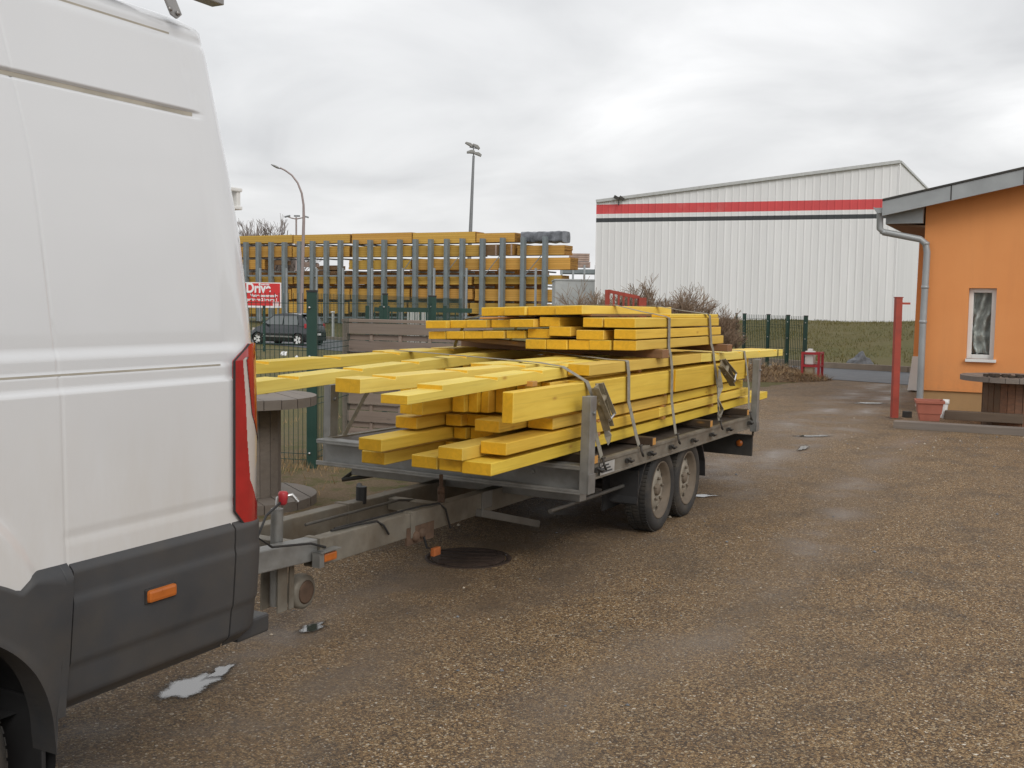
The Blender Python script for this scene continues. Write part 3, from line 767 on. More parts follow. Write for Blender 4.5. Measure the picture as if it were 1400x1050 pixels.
for rname, word, packs in rows:
    for j, (u0, u1, v0, v1) in enumerate(packs):
        uc = (u0+u1)/2
        a = on_rack(u0, v1, .42); b = on_rack(u1, v1, .42); z1 = on_rack(uc, v0, .42).z; z0 = on_rack(uc, v1, .42).z
        Ln = (b-a).length - .05
        mb = MB(); mb.box(-Ln/2, Ln/2, 0, 1.2, 0, z1-z0)
        nl = max(3, int((z1-z0)/0.15))
        for kx in (-1, 1):         # board ends, each layer a little in or out
            for l in range(nl):
                e = rnd(0.0, .06); mb.box(*( (Ln/2, Ln/2+e) if kx > 0 else (-Ln/2-e, -Ln/2) ), .01, 1.19, (z1-z0)*l/nl+.01, (z1-z0)*(l+1)/nl-.01, 1)
        m = Matrix.Translation(((a.x+b.x)/2, (a.y+b.y)/2, z0)) @ rmat
        o = mb.build('timber_pack', [M['pack'], M['packend']], m=m)
        near = {318: 'partly behind the van', 330: 'above the red sign'}.get(u0, 'number %s from the left' % ['one','two','three','four','five','six'][j])
        tag(o, 'ochre timber pack on the rack\'s %s, %s' % (rname, near), 'timber pack', 'timber packs on the outdoor rack')
# more stock stored behind the first row
for k, (u0, u1, v0, v1, lab) in enumerate(((318, 560, 371, 377, 'dark row of stored boards glimpsed behind the rack\'s third gap, left half'), (560, 742, 370, 379, 'dark row of stored boards glimpsed behind the rack\'s third gap, right half'),
        (318, 545, 388.5, 396, 'row of brown boards glimpsed behind the rack above the fifth shelf, left half'), (548, 740, 388.5, 396, 'row of brown boards glimpsed behind the rack above the fifth shelf, right half'),
        (318, 545, 408, 415, 'row of dark boards glimpsed behind the rack above the lowest shelf, left half'), (548, 735, 408, 416, 'row of dark boards glimpsed behind the rack above the lowest shelf, right half'),
        (318, 545, 427, 436, 'row of dark boards at the ground behind the rack, left half'), (548, 735, 427, 436, 'row of dark boards at the ground behind the rack, right half'))):
    a = on_rack(u0, v1, 3.2); b = on_rack(u1, v1, 3.2); z1 = on_rack((u0+u1)/2, v0, 3.2).z; z0 = on_rack((u0+u1)/2, v1, 3.2).z; Ln = (b-a).length
    mb = MB(); x = -Ln/2
    while x < Ln/2:
        l = rnd(.8, 2.6); mb.box(x, min(x+l-.05, Ln/2), 0, 1, 0, (z1-z0)*rnd(.95, 1.15), rnd(0, 1) < .5); x += l
    tag(mb.build('stored_boards', [M['brown_wood'], M['packend']], m=Matrix.Translation(((a.x+b.x)/2, (a.y+b.y)/2, z0)) @ rmat), lab, 'boards', 'stored boards behind the rack')
# odd dark-bound packs
for u0, u1, v0, v1, lab in ((662, 682, 334.5, 349, 'narrow olive brown pack with a pale band on the second shelf'), (684, 703, 333.5, 349, 'square brown pack right of the banded pack on the second shelf')):
    a = on_rack(u0, v1, .42); b = on_rack(u1, v1, .42); z1 = on_rack(u0, v0, .42).z - a.z; Ln = (b-a).length
    pk = empty('bound_pack', Matrix.Translation(((a.x+b.x)/2, (a.y+b.y)/2, a.z)) @ rmat, lab, 'timber pack')
    mb = MB(); mb.box(-Ln/2, Ln/2, 0, 1.1, 0, z1); mb.build('boards', M['packend'] if u0 > 670 else M['brown_wood'], pk)
    mb = MB(); mb.box(-.06, .06, -.012, 1.112, -.01, z1+.01, m=Matrix.Translation((Ln*.3, 0, 0))); mb.build('band', M['pallet'], pk)
a = on_rack(712, 332, .42); b = on_rack(769, 332, .42); z1 = on_rack(740, 316, .42).z - a.z; Ln = (b-a).length
mb = MB()
def tarpf(s_, w_):
    x = -Ln/2 + Ln*s_; r = w_*2*PI
    y = .6 + .62*math.copysign(abs(math.cos(r))**.35, math.cos(r)); z = z1/2 + z1/2*math.copysign(abs(math.sin(r))**.35, math.sin(r))
    return (x, y + .05*noise.noise(Vector((x*3, z*4, 1))), z + .06*noise.noise(Vector((x*2.5, y*3, 5))))
mb.grid(tarpf, [i/30 for i in range(31)], [i/36 for i in range(37)])
mb.add([tarpf(0, i/36) for i in range(36)], [tuple(range(36))]); mb.add([tarpf(1, i/36) for i in range(36)], [tuple(range(36))])
tag(mb.build('wrapped_pack', M['tarp'], m=Matrix.Translation(((a.x+b.x)/2, (a.y+b.y)/2, a.z)) @ rmat), 'timber pack wrapped in grey plastic on top of the rack\'s right end', 'wrapped pack')

# dark jumble of short stock on the rack's middle left
for i, (u0, u1, v0, v1) in enumerate(((365, 398, 354, 362), (402, 440, 358, 365), (430, 470, 362, 369), (400, 474, 369, 374.5))):
    a = on_rack(u0, v1, .5); b = on_rack(u1, v1, .5); z1 = on_rack(u0, v0, .5).z - a.z; Ln = (b-a).length
    mb = MB()
    for k in range(7):
        x0 = rnd(-Ln/2, 0); mb.box(x0, x0+rnd(.4, .6)*Ln, .1*k, .1*k+.09, 0, z1*rnd(.5, 1))
    tag(mb.build('loose_boards', M['brown_wood' if i != 1 else 'pallet'], m=Matrix.Translation(((a.x+b.x)/2, (a.y+b.y)/2, a.z)) @ rmat),
        ['loose brown boards on the rack behind the street lamp post', 'pale loose boards on the rack\'s third shelf, left half', 'loose boards left of the third shelf\'s first ochre pack', 'thin dark boards lying above the fourth shelf packs'][i], 'boards', 'loose boards on the rack')

# right of the rack: grey block wall, pallets on a platform behind
p = W(785, 430, 62); zt = W(785, 383.5, 62).z
cw = W(758.5, 430, 62).x, W(812, 430, 62).x
gw = empty('concrete_wall', Matrix.Translation((p.x, 62, 0.2)), 'plain light grey concrete wall left of the white warehouse', 'wall')
mb = MB(); mb.box(cw[0]-p.x, cw[1]-p.x+.6, 0, 5, 0, zt-.2); mb.build('wall_block', M['concrete'], gw, bevel=.02)
mb = MB(); mb.box(cw[0]-p.x-.05, cw[1]-p.x+.65, -.05, 5.05, zt-.2, zt-.12); mb.build('coping', M['concrete'], gw)
Yp = 88
pf = empty('storage_platform', Matrix.Translation((W(790, 430, Yp).x, Yp, .3)), 'dark raised storage platform seen between rack and warehouse', 'rack')
x0, x1 = W(768, 370, Yp).x - W(790, 430, Yp).x, W(830, 370, Yp).x - W(790, 430, Yp).x
z = W(790, 368, Yp).z - .3
mb = MB(); mb.box(x0, x1, 0, 3, z-.35, z); mb.box(x0, x1, 0, 3, z-1.4, z-1.15); mb.build('deck', M['rackgrey'], pf)
for k in range(5):
    mb = MB(); xx = x0 + (x1-x0)*k/4; mb.box(xx-.08, xx+.08, -.1, .1, 0, z+.35); mb.build('post', M['racklight'], pf)
for k, (u0, u1, v0, v1, lab) in enumerate(((779, 806, 346, 357, 'upper pale pink pack on the distant storage platform'), (781, 807, 357.5, 365.5, 'lower pale pink pack on the distant storage platform'))):
    a, b = W(u0, v1, Yp+.3), W(u1, v1, Yp+.3); z1 = W(u0, v0, Yp+.3).z - a.z
    mb = MB(); n = 4
    for l in range(n): mb.box(0, b.x-a.x, 0, 1.2, z1*l/n+.01, z1*(l+1)/n-.02)
    tag(mb.build('pale_pack', M['pallet'], m=Matrix.Translation(a)), lab, 'pack', 'pale packs on the platform')

# ---------------------------------------------------------------- lamps
def pole_lamp():
    b = W(412, 420, 52); z0 = ground_z(b.x, 52)
    r = empty('street_lamp', Matrix.Translation((b.x, 52, z0)), 'street lamp with a curved arm over the timber rack', 'street lamp')
    p = lambda u, v: W(u, v, 52) - Vector((b.x, 52, z0))
    mb = MB(); pts = [(0, 0, 0)] + [p(u, v) for u, v in ((413.2, 380), (414.5, 330), (415.3, 300), (415, 280), (412.5, 264), (407, 250), (399, 239.5), (390, 233), (383, 229.5))]
    mb.tube(pts, [.085, .08, .075, .07, .055, .05, .045, .042, .04, .04], 10); mb.build('pole', M['lamppost'], r)
    q = p(378, 228.3)
    m = Matrix.Translation(q) @ Matrix.Rotation(math.radians(24), 4, 'Y')
    mb = MB()
    mb.grid(lambda a, b_: m @ Vector((-.28 + .5*a, .11*math.sin(PI*min(.97, max(.08, a)))**.6*math.cos(b_), .055*math.sin(PI*min(.97, max(.08, a)))**.6*math.sin(b_))), [i/10 for i in range(11)], [2*PI*i/14 for i in range(15)])
    mb.build('lamp_head', M['galv'], r)
    mb = MB(); mb.lathe([(.0, -.06), (.07, -.055), (.09, -.02)], 12, m); mb.build('lens', M['tailwhite'], r)
pole_lamp()
b = W(405, 330, 110)
tl = empty('twin_street_lamp', Matrix.Translation((b.x, 110, .5)), 'distant street lamp with two arms behind the curved lamp', 'street lamp')
p = lambda u, v: W(u, v, 110) - Vector((b.x, 110, .5))
mb = MB(); mb.tube([(0, 0, 0), p(405, 297)], .09, 8); mb.build('pole', M['lamppost'], tl)
mb = MB(); mb.tube([p(393, 296), p(398, 298), p(405, 299.5), p(412, 298), p(418, 296.5)], .06, 6); mb.build('arm', M['lamppost'], tl)
for q, d in ((p(393, 296), -1), (p(418, 296.5), 1), (p(406, 295.5), 0)):
    mb = MB(); mb.box(-.3, .3, -.12, .12, -.06, .1, m=Matrix.Translation(q) @ Matrix.Rotation(d*.25, 4, 'Y')); mb.build('lamp_head', M['mast'], tl, bevel=.03)
b = W(643, 322, 90); t = W(647.5, 213, 90)
fm = empty('floodlight_mast', Matrix.Translation((b.x, 90, .4)), 'tall mast with a cluster of floodlights behind the timber rack', 'floodlight mast')
off = Vector((b.x, 90, .4))
mb = MB(); lo_ = Vector((b.x - (t.x-b.x)*1.1, 90, .4)); mb.tube([lo_-off, b-off, t-off], [.2, .16, .1], 12); mb.build('mast', M['mast'], fm)
mb = MB(); mb.bar(W(640, 209, 90)-off, W(655, 210.5, 90)-off, .08, .08); mb.bar(W(642, 201, 90)-off, W(652, 203, 90)-off, .08, .08); mb.bar(W(647.2, 200, 90)-off, W(647.5, 213, 90)-off, .1, .1, up=Vector((0, 1, 0))); mb.build('crossbar', M['mast'], fm)
for u, v, a in ((641, 197.8, .45), (650.5, 200.5, .55), (643.5, 208.3, -.1), (652.5, 211, .3)):
    q = W(u, v, 90) - off
    mb = MB(); m = Matrix.Translation(q) @ Matrix.Rotation(a, 4, 'Y')
    mb.prism([(-.34, -.2, -.05), (.34, -.2, -.1), (.36, -.2, .1), (.1, -.2, .2), (-.3, -.2, .1)], (0, .4, 0), m=m); mb.build('floodlight', M['galv'], fm, bevel=.03)

# ---------------------------------------------------------------- bare trees and bushes
def twigs(mb, p, d, l, r, depth, spread, n=3, lean=0.12, rmin=.0035):
    q = p + d*l
    mb.bar(p, q, r*2, r*2)
    if depth == 0: return
    for i in range(n):
        k = rnd(.45, 1.0)
        nd = (d + Vector((rnd(-1, 1), rnd(-1, 1), rnd(-.6, .8)))*spread + Vector((0, 0, lean))).normalized()
        twigs(mb, p.lerp(q, k), nd, l*rnd(.5, .8), max(r*.62, rmin), depth-1, spread, n, lean, rmin)
def bush(u, v, Y, w, h, label, dens=22, mat='twig', name='bush', depth=4, r=.014):
    c = W(u, v, Y); c = Vector((c.x, Y, ground_z(c.x, Y)))
    b = empty(name, Matrix.Translation(c), label, 'bush' if name == 'bush' else 'tree', 'bare bushes by the fence' if name == 'bush' else 'bare trees behind the rack')
    mb = MB()
    for i in range(dens):
        a = rnd(0, 2*PI); sp = rnd(0, 1)**.6
        d = Vector((math.cos(a)*sp*w/h*.75, math.sin(a)*sp*w/h*.75, 1)).normalized()
        bushy = name == 'bush'
        twigs(mb, Vector((math.cos(a)*w*.3*sp, math.sin(a)*w*.3*sp, 0)), d, h*(rnd(.36, .52)*(1.1-.3*sp) if bushy else rnd(.3, .42)), r*(.8 if bushy else 1), depth, .75 if bushy else .5, 4 if bushy else 3, .10 if bushy else .12, .0032 if bushy else .012)
    mb.build('crown', M[mat], b, recalc=False)
    mb = MB()
    for i in range(6):
        a = rnd(0, 2*PI); mb.tube([(0, 0, -.05), (math.cos(a)*w*.12, math.sin(a)*w*.12, h*.35)], [.03, .012], 6)
    mb.build('stem', M[mat], b)
bush(934, 500, 26.6, .9, 1.9, 'large rounded bare brown bush behind the lumber stack\'s right end', 30)
bush(868, 500, 27.4, .85, 2.1, 'bare brown bush behind the red barrier', 26)
bush(803, 500, 26.6, .9, 1.85, 'low sprawling bare bush left of the red barrier, before grey wall', 24)
bush(984, 510, 26.0, .6, 1.45, 'thin low bare bush beside the first right fence posts', 14)
def tree(u, Y, h, w, label):
    bush(u, 420, Y, w, h, label, 9, 'twigfar', 'bare_tree', 5, .07)
tree(338, 122, 10.0, 4.0, 'bare winter tree showing above the rack beside the van')
tree(352, 126, 10.4, 4.2, 'bare winter tree above the rack, second from the van')
tree(368, 120, 10.2, 4.4, 'tallest bare winter tree left of the curved street lamp')
tree(386, 130, 9.6, 3.8, 'low bare tree just left of the curved street lamp')

# heap of dead straw at the fence, with a pale stone
hc = G(1056, 519)
hp = empty('straw_heap', Matrix.Translation(hc), 'low heap of dead brown straw and weeds at the fence', 'heap')
mb = MB()
def heapf(a, r):
    x, y = math.cos(a)*r*1.65, math.sin(a)*r*1.15
    return (x - .25, y+.3, .36*(1-r*r)*(0.75+.5*noise.noise(Vector((x*2, y*2, 2)))) - .01)
mb.grid(heapf, [2*PI*i/36 for i in range(37)], [i/12 for i in range(13)]); mb.build('mound', M['heapsoil'], hp)
mb = MB()
for i in range(4200):
    a, r = rnd(0, 2*PI), rnd(0, 1)**.5; p = Vector(heapf(a, r)); l = rnd(.06, .3); t_ = rnd(0, 2*PI)
    d = Vector((math.cos(t_)*l, math.sin(t_)*l, rnd(-.02, .14))); s_ = Vector((-math.sin(t_), math.cos(t_), 0))*.007
    mb.add([p-s_, p+s_, p+d], [(0, 1, 2)])
mb.build('straw', M['straw'], hp, recalc=False)['kind'] = 'stuff'

# grey rock on the bank
rc = W(1176, 500, 29.2); rc.z = W(1176, 503, 29.2).z
mb = MB()
def rockf(a, b):
    d = Vector((math.cos(a)*math.cos(b), math.sin(a)*math.cos(b), math.sin(b)))
    k = 1 + .35*noise.noise(d*1.7 + Vector((4, 1, 2))) + .12*noise.noise(d*5)
    return Vector((d.x*.37*k*(1-.45*max(0, d.z)), d.y*.28*k, max(-.1, d.z*.42*k)))
mb.grid(rockf, [2*PI*i/28 for i in range(29)], [-.6 + (PI/2+.6)*i/12 for i in range(13)], smooth=False)
tag(mb.build('rock', M['stone'], m=Matrix.Translation(rc)), 'lone grey rock at the foot of the grass bank', 'rock')

# ---------------------------------------------------------------- mesh fences
def fence_post(p, h, w, parent=None, label=None):
    r = empty('fence_post', Matrix.Translation(p), label, 'fence post') if parent is None else None
    base = Vector((0, 0, 0)) if parent is None else Vector(p) - parent.matrix_world.translation
    par = r or parent; m = Matrix.Translation(base)
    mb = MB(); mb.box(-w/2, w/2, -.03, .03, -.02, h, m=m); po = mb.build('post', M['green'], par, bevel=.004)
    if r is not None: po = r
    mb = MB(); mb.box(-w/2-.003, w/2+.003, -.034, .034, h, h+.02, m=m); mb.build('cap', M['black'], po)
    for k in range(4):
        mb = MB(); mb.lathe([(.012, 0), (.012, .012)], 8, m @ Matrix.Translation((-w*.2, -.03, .15+(h-.3)*k/3)) @ Matrix.Rotation(PI/2, 4, 'X')); mb.build('clip', M['chrome'], po)
def fence_panel(a, b, h, parent, sp=.05, r=.0022):
    a, b = Vector(a), Vector(b); Ln = (b-a).length; ang = math.atan2(b.y-a.y, b.x-a.x)
    m = Matrix.Translation(a - parent.matrix_world.translation) @ Matrix.Rotation(ang, 4, 'Z')
    mb = MB(); n = int(Ln/sp)
    dz = b.z - a.z
    for i in range(1, n): mb.box(i*sp-r, i*sp+r, -r, r, .03+dz*i/n, h+dz*i/n, m=m)
    for k, z in enumerate((.08, .14, .62, .68, 1.16, 1.22, h-.1)):
        if z < h: mb.bar(m @ Vector((0, r*2, z)), m @ Vector((Ln, r*2, z+dz)), .006, .006)
    mb.build('wire_panel', M['wire'], parent)
Fa = Vector((-1.96, 10.37, 0)); fdir = (Vector((W(590, 407, 16).x, 16, 0)) - Fa).normalized(); fl_dir = Vector((-.97, .24, 0)).normalized()
lf = empty('mesh_fence', Matrix.Translation(Fa), 'green wire mesh fence with a thick post beside the cable reel', 'fence')
pts_ = [Fa, Fa + fdir*2.87, Fa + fdir*5.74]
fence_post(Fa, 1.73, .10, lf); fence_post(pts_[1], 1.73, .06, lf); fence_post(pts_[2], 1.73, .12, lf)
for p, q in ((pts_[0], pts_[1]), (pts_[1], pts_[2]), (pts_[2], pts_[2] + fdir*2.6), (Fa, Fa + fl_dir*2.5)): fence_panel(p, q, 1.72, lf)
q = G(361, 479, -.3); qz = W(361, 418.5, q.y)
fence_post(Vector((q.x, q.y, -.32)), qz.z+.32, .085, None, 'far thin green post in front of the car\'s bonnet')
right = []
for u, v, y in ((1102, 432.5, 24.75), (1077.5, 431.5, 25.3), (1050.7, 430.5, 26.0), (1018, 429.5, 26.7), (1007, 429, 27.1)):
    p = W(u, v, y); right.append((Vector((p.x, y, ground_z(p.x, y))), p.z - ground_z(p.x, y)))
rfn = empty('mesh_fence', Matrix.Translation(right[0][0]), 'green wire mesh fence right of the lumber, running from the red frame to the bush', 'fence')
for i, (p, h) in enumerate(right): fence_post(p, h, .085 if i < 4 else .05, rfn)
for i in range(3):
    (a, ha), (b, hb) = right[i+1], right[i]
    fence_panel(a, b, min(ha, hb), rfn, .06, .004)

# gate of the yard seen past the broad post, with white slats
gp_ = W(530, 440, 24)
gt = empty('green_gate', Matrix.Translation((W(500, 440, 24).x, 24, -.25)), 'green barred gate behind the grey wooden panel', 'gate')
wg = W(645, 440, 24).x - W(500, 440, 24).x
for u in (502, 521, 530, 608):
    mb = MB(); x = W(u, 440, 24).x - W(500, 440, 24).x; hh = W(u, 418, 24).z + .25; mb.box(x-.04, x+.04, -.04, .04, 0, hh); mb.build('gate_post', M['green'], gt)
mb = MB(); zt = W(560, 420, 24).z + .25
mb.bar((.2, 0, zt-.06), (wg, 0, zt-.06), .05, .1); mb.bar((.2, 0, .12), (wg, 0, .12), .05, .08)
for k in range(int((wg-.2)/.13)): mb.box(.2+k*.13-.012, .2+k*.13+.012, -.012, .012, .12, zt-.06)
mb.build('gate_bars', M['green'], gt)
a = W(557, 440, 27); b = W(584, 426, 27)
ws = empty('slatted_screen', Matrix.Translation((a.x, 27, -.2)), 'small white slatted screen behind the green gate', 'screen')
mb = MB()
for k in range(8): mb.box(k*(b.x-a.x)/8, k*(b.x-a.x)/8+.05, 0, .03, 0, b.z+.2)
mb.build('slats', M['whitepaint'], ws)
mb = MB(); mb.box(-.02, b.x-a.x+.02, .031, .07, b.z+.05, b.z+.13); mb.build('rail', M['galv'], ws)
a = W(455, 440, 58); zb = W(455, 427, 58).z
bo = empty('bollard', Matrix.Translation((a.x, 58, ground_z(a.x, 58))), 'small white bollard on the grass behind the car', 'bollard')
hb = zb - ground_z(a.x, 58)
mb = MB(); mb.tube([(0, 0, 0), (0, 0, hb)], .075, 12); mb.build('post', M['concrete'], bo)
mb = MB(); mb.lathe([(.0, hb+.06), (.1, hb+.05), (.12, hb-.02)], 12); mb.build('cap', M['whitepaint'], bo)

# ---------------------------------------------------------------- red sign
Ys = 58
a, b = W(329, 421, Ys), W(384.5, 421, Ys); zt = W(384.5, 386.5, Ys).z; ww, hh = b.x - a.x, zt - b.z
sg = empty('roadside_sign', Matrix.Translation((a.x, Ys, ground_z(a.x, Ys))) , 'red and white advertising board on the verge behind the car', 'sign')
zz = b.z - ground_z(a.x, Ys)
mb = MB(); mb.box(0, ww, 0, .05, zz, zz+hh); mb.build('board', M['signwhite'], sg)
mb = MB(); mb.box(.05, ww-.06, -.012, -.002, zz+.11, zz+hh-.05); mb.build('red_face', M['signred'], sg)
for x in (.15, ww-.2):
    mb = MB(); mb.box(x-.04, x+.04, .055, .13, 0, zz+hh*.9); mb.build('leg', M['galv'], sg)
def up(x, z): return Matrix.Translation((x, -.02, z)) @ Matrix.Rotation(PI/2, 4, 'X')
kx = ww/55.5
text_mesh('lettering', 'Drive', .74, M['signwhite'], sg, up(kx*7.6, zz+hh*.60) @ Matrix.Diagonal((.80, 1, 1, 1)), .024, .004)
text_mesh('lettering', 'commandez', .10, M['signwhite'], sg, up(kx*27, zz+hh*.895), .006, .004)
text_mesh('lettering', 'Votre commande', .21, M['signwhite'], sg, up(kx*13.5, zz+hh*.43), .009, .004)
text_mesh('lettering', 'prête en 2 heures !', .21, M['signwhite'], sg, up(kx*9, zz+hh*.27), .009, .004)
mb = MB()
for k in range(5): mb.box(ww-.45+k*.075, ww-.40+k*.075, -.018, -.013, zz+.06, zz+.28)
mb.box(ww-.47, ww-.1, -.018, -.013, zz+.3, zz+.33); mb.build('corner_print', M['signwhite'], sg)

# litter
for u, v, s_, lab in ((388, 482, .055, 'crumpled white plastic bag lying on the verge beyond the fence'), (406, 487, .028, 'small white scrap of paper right of the plastic bag')):
    c = G(u, v, -.25); mb = MB()
    def lit(a, b, s_=s_):
        d = Vector((math.cos(a)*math.cos(b), math.sin(a)*math.cos(b), math.sin(b))); k = 1 + .7*noise.noise(d*2.2+Vector((u, 0, 0)))
        return d*s_*2*k
    mb.grid(lit, [2*PI*i/16 for i in range(17)], [-.3 + 1.85*i/8 for i in range(9)], smooth=False)
    tag(mb.build('litter', M['litter'], m=Matrix.Translation((c.x, c.y, ground_z(c.x, c.y)+.03))), lab, 'litter')
# ================================================================== ORANGE HOUSE AND WHAT STANDS BY IT
Hc = G(1254, 563)
HF = Matrix.Translation(Hc) @ Matrix.Rotation(-TH, 4, 'Z')
def HW(u, v, off=0.0):
    d = ray(u, v); p0 = Hc + A*off
    k = (p0 - Vector((0, 0, HC))).dot(A)/d.dot(A)
    return HF.inverted() @ (Vector((0, 0, HC)) + d*k)
house = empty('house', HF, 'orange rendered house with zinc roof edge at the right', 'house')
OV = -0.38
fa, fb = HW(1207, 273.5, OV), HW(1400, 229.5, OV); fc_, fd = HW(1210, 294.5, OV), HW(1400, 251.5, OV)
slope = (fb.z-fa.z)/(fb.x-fa.x); fh = fa.z - fc_.z + slope*(fc_.x-fa.x)
XR = 4.4
rz = lambda x: fa.z + slope*((x if x < XR else 2*XR-x) - fa.x)      # top of the roof over x
w0, w1 = HW(1325, 393, 0), HW(1363, 393, 0); wz1, wz0 = HW(1344, 394, 0).z, HW(1340, 491, 0).z
zpl = HW(1300, 535, 0).z
XE = 2*XR
ut = lambda x: rz(x) - 0.1
mb = MB()
def slab(x0, x1, z0a, z1a, z0b=None, z1b=None):
    z0b = z0a if z0b is None else z0b; z1b = z1a if z1b is None else z1b
    mb.prism([(x0, 0, z0a), (x1, 0, z0b), (x1, 0, z1b), (x0, 0, z1a)], (0, .3, 0))
slab(0, w0.x, zpl, ut(0), zpl, ut(w0.x)); slab(w0.x, w1.x, zpl, wz0); slab(w0.x, w1.x, wz1, ut(w0.x), wz1, ut(w1.x))
slab(w1.x, XR, zpl, ut(w1.x), zpl, ut(XR)); slab(XR, XE, zpl, ut(XR), zpl, ut(XE))
mb.box(0, .3, .3, 9, zpl, ut(0)); mb.box(XE-.3, XE, .3, 9, zpl, ut(XE)); mb.box(.3, XE-.3, 8.7, 9, zpl, ut(0))
mb.build('wall', M['orange'], house)
mb = MB(); mb.box(.03, XE-.03, .03, 8.97, -.1, zpl); mb.build('plinth', M['cream'], house)
mb = MB(); mb.box(.35, XE-.35, 1.4, 1.5, .3, 3); mb.build('inner_wall', M['soil'], house)
# roof: two slopes, deep zinc verge towards the yard
mb = MB()
xl = fa.x
mb.prism([(xl, 0, rz(xl)), (XR, 0, rz(XR)), (2*XR-xl, 0, rz(xl)), (2*XR-xl, 0, rz(xl)-.09), (XR, 0, rz(XR)-.09), (xl, 0, rz(xl)-.09)], (0, 9.4+.0, 0), m=Matrix.Translation((0, OV+.02, 0)))
roof = mb.build('roof', M['zinc'], house)
mb = MB()
for x0, x1 in ((xl, XR), (XR, 2*XR-xl)):
    mb.prism([(x0, 0, rz(x0)-.02), (x1, 0, rz(x1)-.02), (x1, 0, rz(x1)-fh), (x0, 0, rz(x0)-fh)], (0, .05, 0), m=Matrix.Translation((0, OV-.03, 0)))
mb.build('verge_board', M['zinc'], house)
mb = MB()
for x0, x1 in ((xl, XR), (XR, 2*XR-xl)):
    mb.prism([(x0, 0, rz(x0)+.015), (x1, 0, rz(x1)+.015), (x1, 0, rz(x1)-.015), (x0, 0, rz(x0)-.015)], (0, .09, 0), m=Matrix.Translation((0, OV-.05, 0)))
for k in range(1, 5):
    x = xl + k*1.0; mb.box(x-.008, x+.008, OV-.036, OV-.03, rz(x)-fh+.01, rz(x)-.02)
mb.build('verge_capping', M['darksteel'], house)
mb = MB()
s0, s1 = HW(1212, 285, -.12), HW(1262, 305, -.12)
mb.box(s0.x, s1.x, -.14, -.002, s1.z, rz(0)-.1); mb.build('eave_end_board', M['zinc'], house)
mb = MB(); mb.prism([(s0.x, 0, s1.z), (-.002, 0, s1.z-.06), (-.002, 0, s1.z-.03), (s0.x, 0, s1.z+.03)], (0, 9, 0)); mb.build('soffit', M['brown_wood'], house)
mb = MB(); mb.box(s0.x-.02, s0.x+.02, 0, 9, s1.z, rz(xl)-.095); mb.build('eave_board', M['zinc'], house)
g = HW(1203, 284, OV)
mb = MB()
prof = [(g.x + .085*math.cos(a), g.z + .085*math.sin(a)) for a in [PI + PI*i/10 for i in range(11)]]
mb.grid(lambda i, y: (prof[i][0], y, prof[i][1]), list(range(11)), [OV, 9], smooth=True)
mb.add([(x, OV, z) for x, z in prof], [tuple(range(11))])
mb.tube([(g.x+.09, OV, g.z+.0), (g.x+.09, 9, g.z)], .012, 6); mb.tube([(g.x-.09, OV, g.z+.0), (g.x-.09, 9, g.z)], .012, 6)
mb.build('gutter', M['zinc'], house, recalc=False)
py = -.10
raw = [HW(1203, 288, OV+.12), HW(1203, 313, OV+.12), HW(1208, 317.5, -.22), HW(1258, 327, -.13), HW(1265.5, 333, py), HW(1267.5, 345, py), HW(1262, 440, py), HW(1257.5, 546, py)]
mb = MB(); mb.tube(raw, .052, 14)
for q in (raw[2], raw[4], (raw[5]+raw[6])/2, raw[6]): mb.lathe([(.052, -.025), (.06, -.02), (.06, .02), (.052, .025)], 14, Matrix.Translation(q))
mb.build('downpipe', M['zinc'], house)
mb = MB(); mb.tube([raw[-1] + Vector((0, 0, .01)), Vector((raw[-1].x, py, .1))], .06, 14); mb.build('pipe_sleeve', M['upvc'], house)
# window
fr_ = empty  # (plain parts below)
mb = MB(); b_w = .068; yw = .09
mb.box(w0.x, w0.x+b_w, yw, yw+.06, wz0, wz1); mb.box(w1.x-b_w, w1.x, yw, yw+.06, wz0, wz1); mb.box(w0.x+b_w, w1.x-b_w, yw, yw+.06, wz0, wz0+b_w); mb.box(w0.x+b_w, w1.x-b_w, yw, yw+.06, wz1-b_w, wz1)
win = mb.build('window', M['upvc'], house, bevel=.006)
mb = MB(); mb.box(w0.x+b_w, w1.x-b_w, yw+.025, yw+.031, wz0+b_w, wz1-b_w); o = mb.build('pane', M['pane'], win)
sl = HW(1319.5, 489, -.06), HW(1361.5, 496, -.06)
mb = MB(); mb.box(sl[0].x, sl[1].x, -.06, yw, sl[1].z, wz0); mb.build('sill', M['whitepaint'], win, bevel=.004)
mb = MB()
def curt(a, b):
    x = w0.x + .04 + (w1.x-w0.x-.08)*a; z = wz0 + .08 + (wz1-wz0-.1)*b
    return (x, .24 + .05*math.sin(a*14 + 3*math.sin(b*5)) + .07*noise.noise(Vector((a*4, b*9, 1))), z)
mb.grid(curt, [i/24 for i in range(25)], [i/40 for i in range(41)])
mb.build('curtain', M['curtain'], win, recalc=False)
# set-back wing whose leaning corner is orange above, white below
off = 4.3
a, b, c = HW(1259, 292, off), HW(1248.5, 487, off), HW(1241.5, 532, off)
wg_ = empty('rear_wing', HF, 'set back house wing with leaning corner, white at its foot', 'wall')
mb = MB(); mb.prism([(a.x, off, a.z), (b.x, off, b.z), (-.002, off, b.z), (-.002, off, a.z)], (0, 2.5, 0)); mb.build('upper_wall', M['orange'], wg_)
mb = MB(); mb.prism([(b.x-.01, off-.02, b.z), (c.x-.01, off-.02, c.z-.02), (-.002, off-.02, c.z-.02), (-.002, off-.02, b.z)], (0, 2.54, 0)); mb.build('white_foot', M['upvc'], wg_)

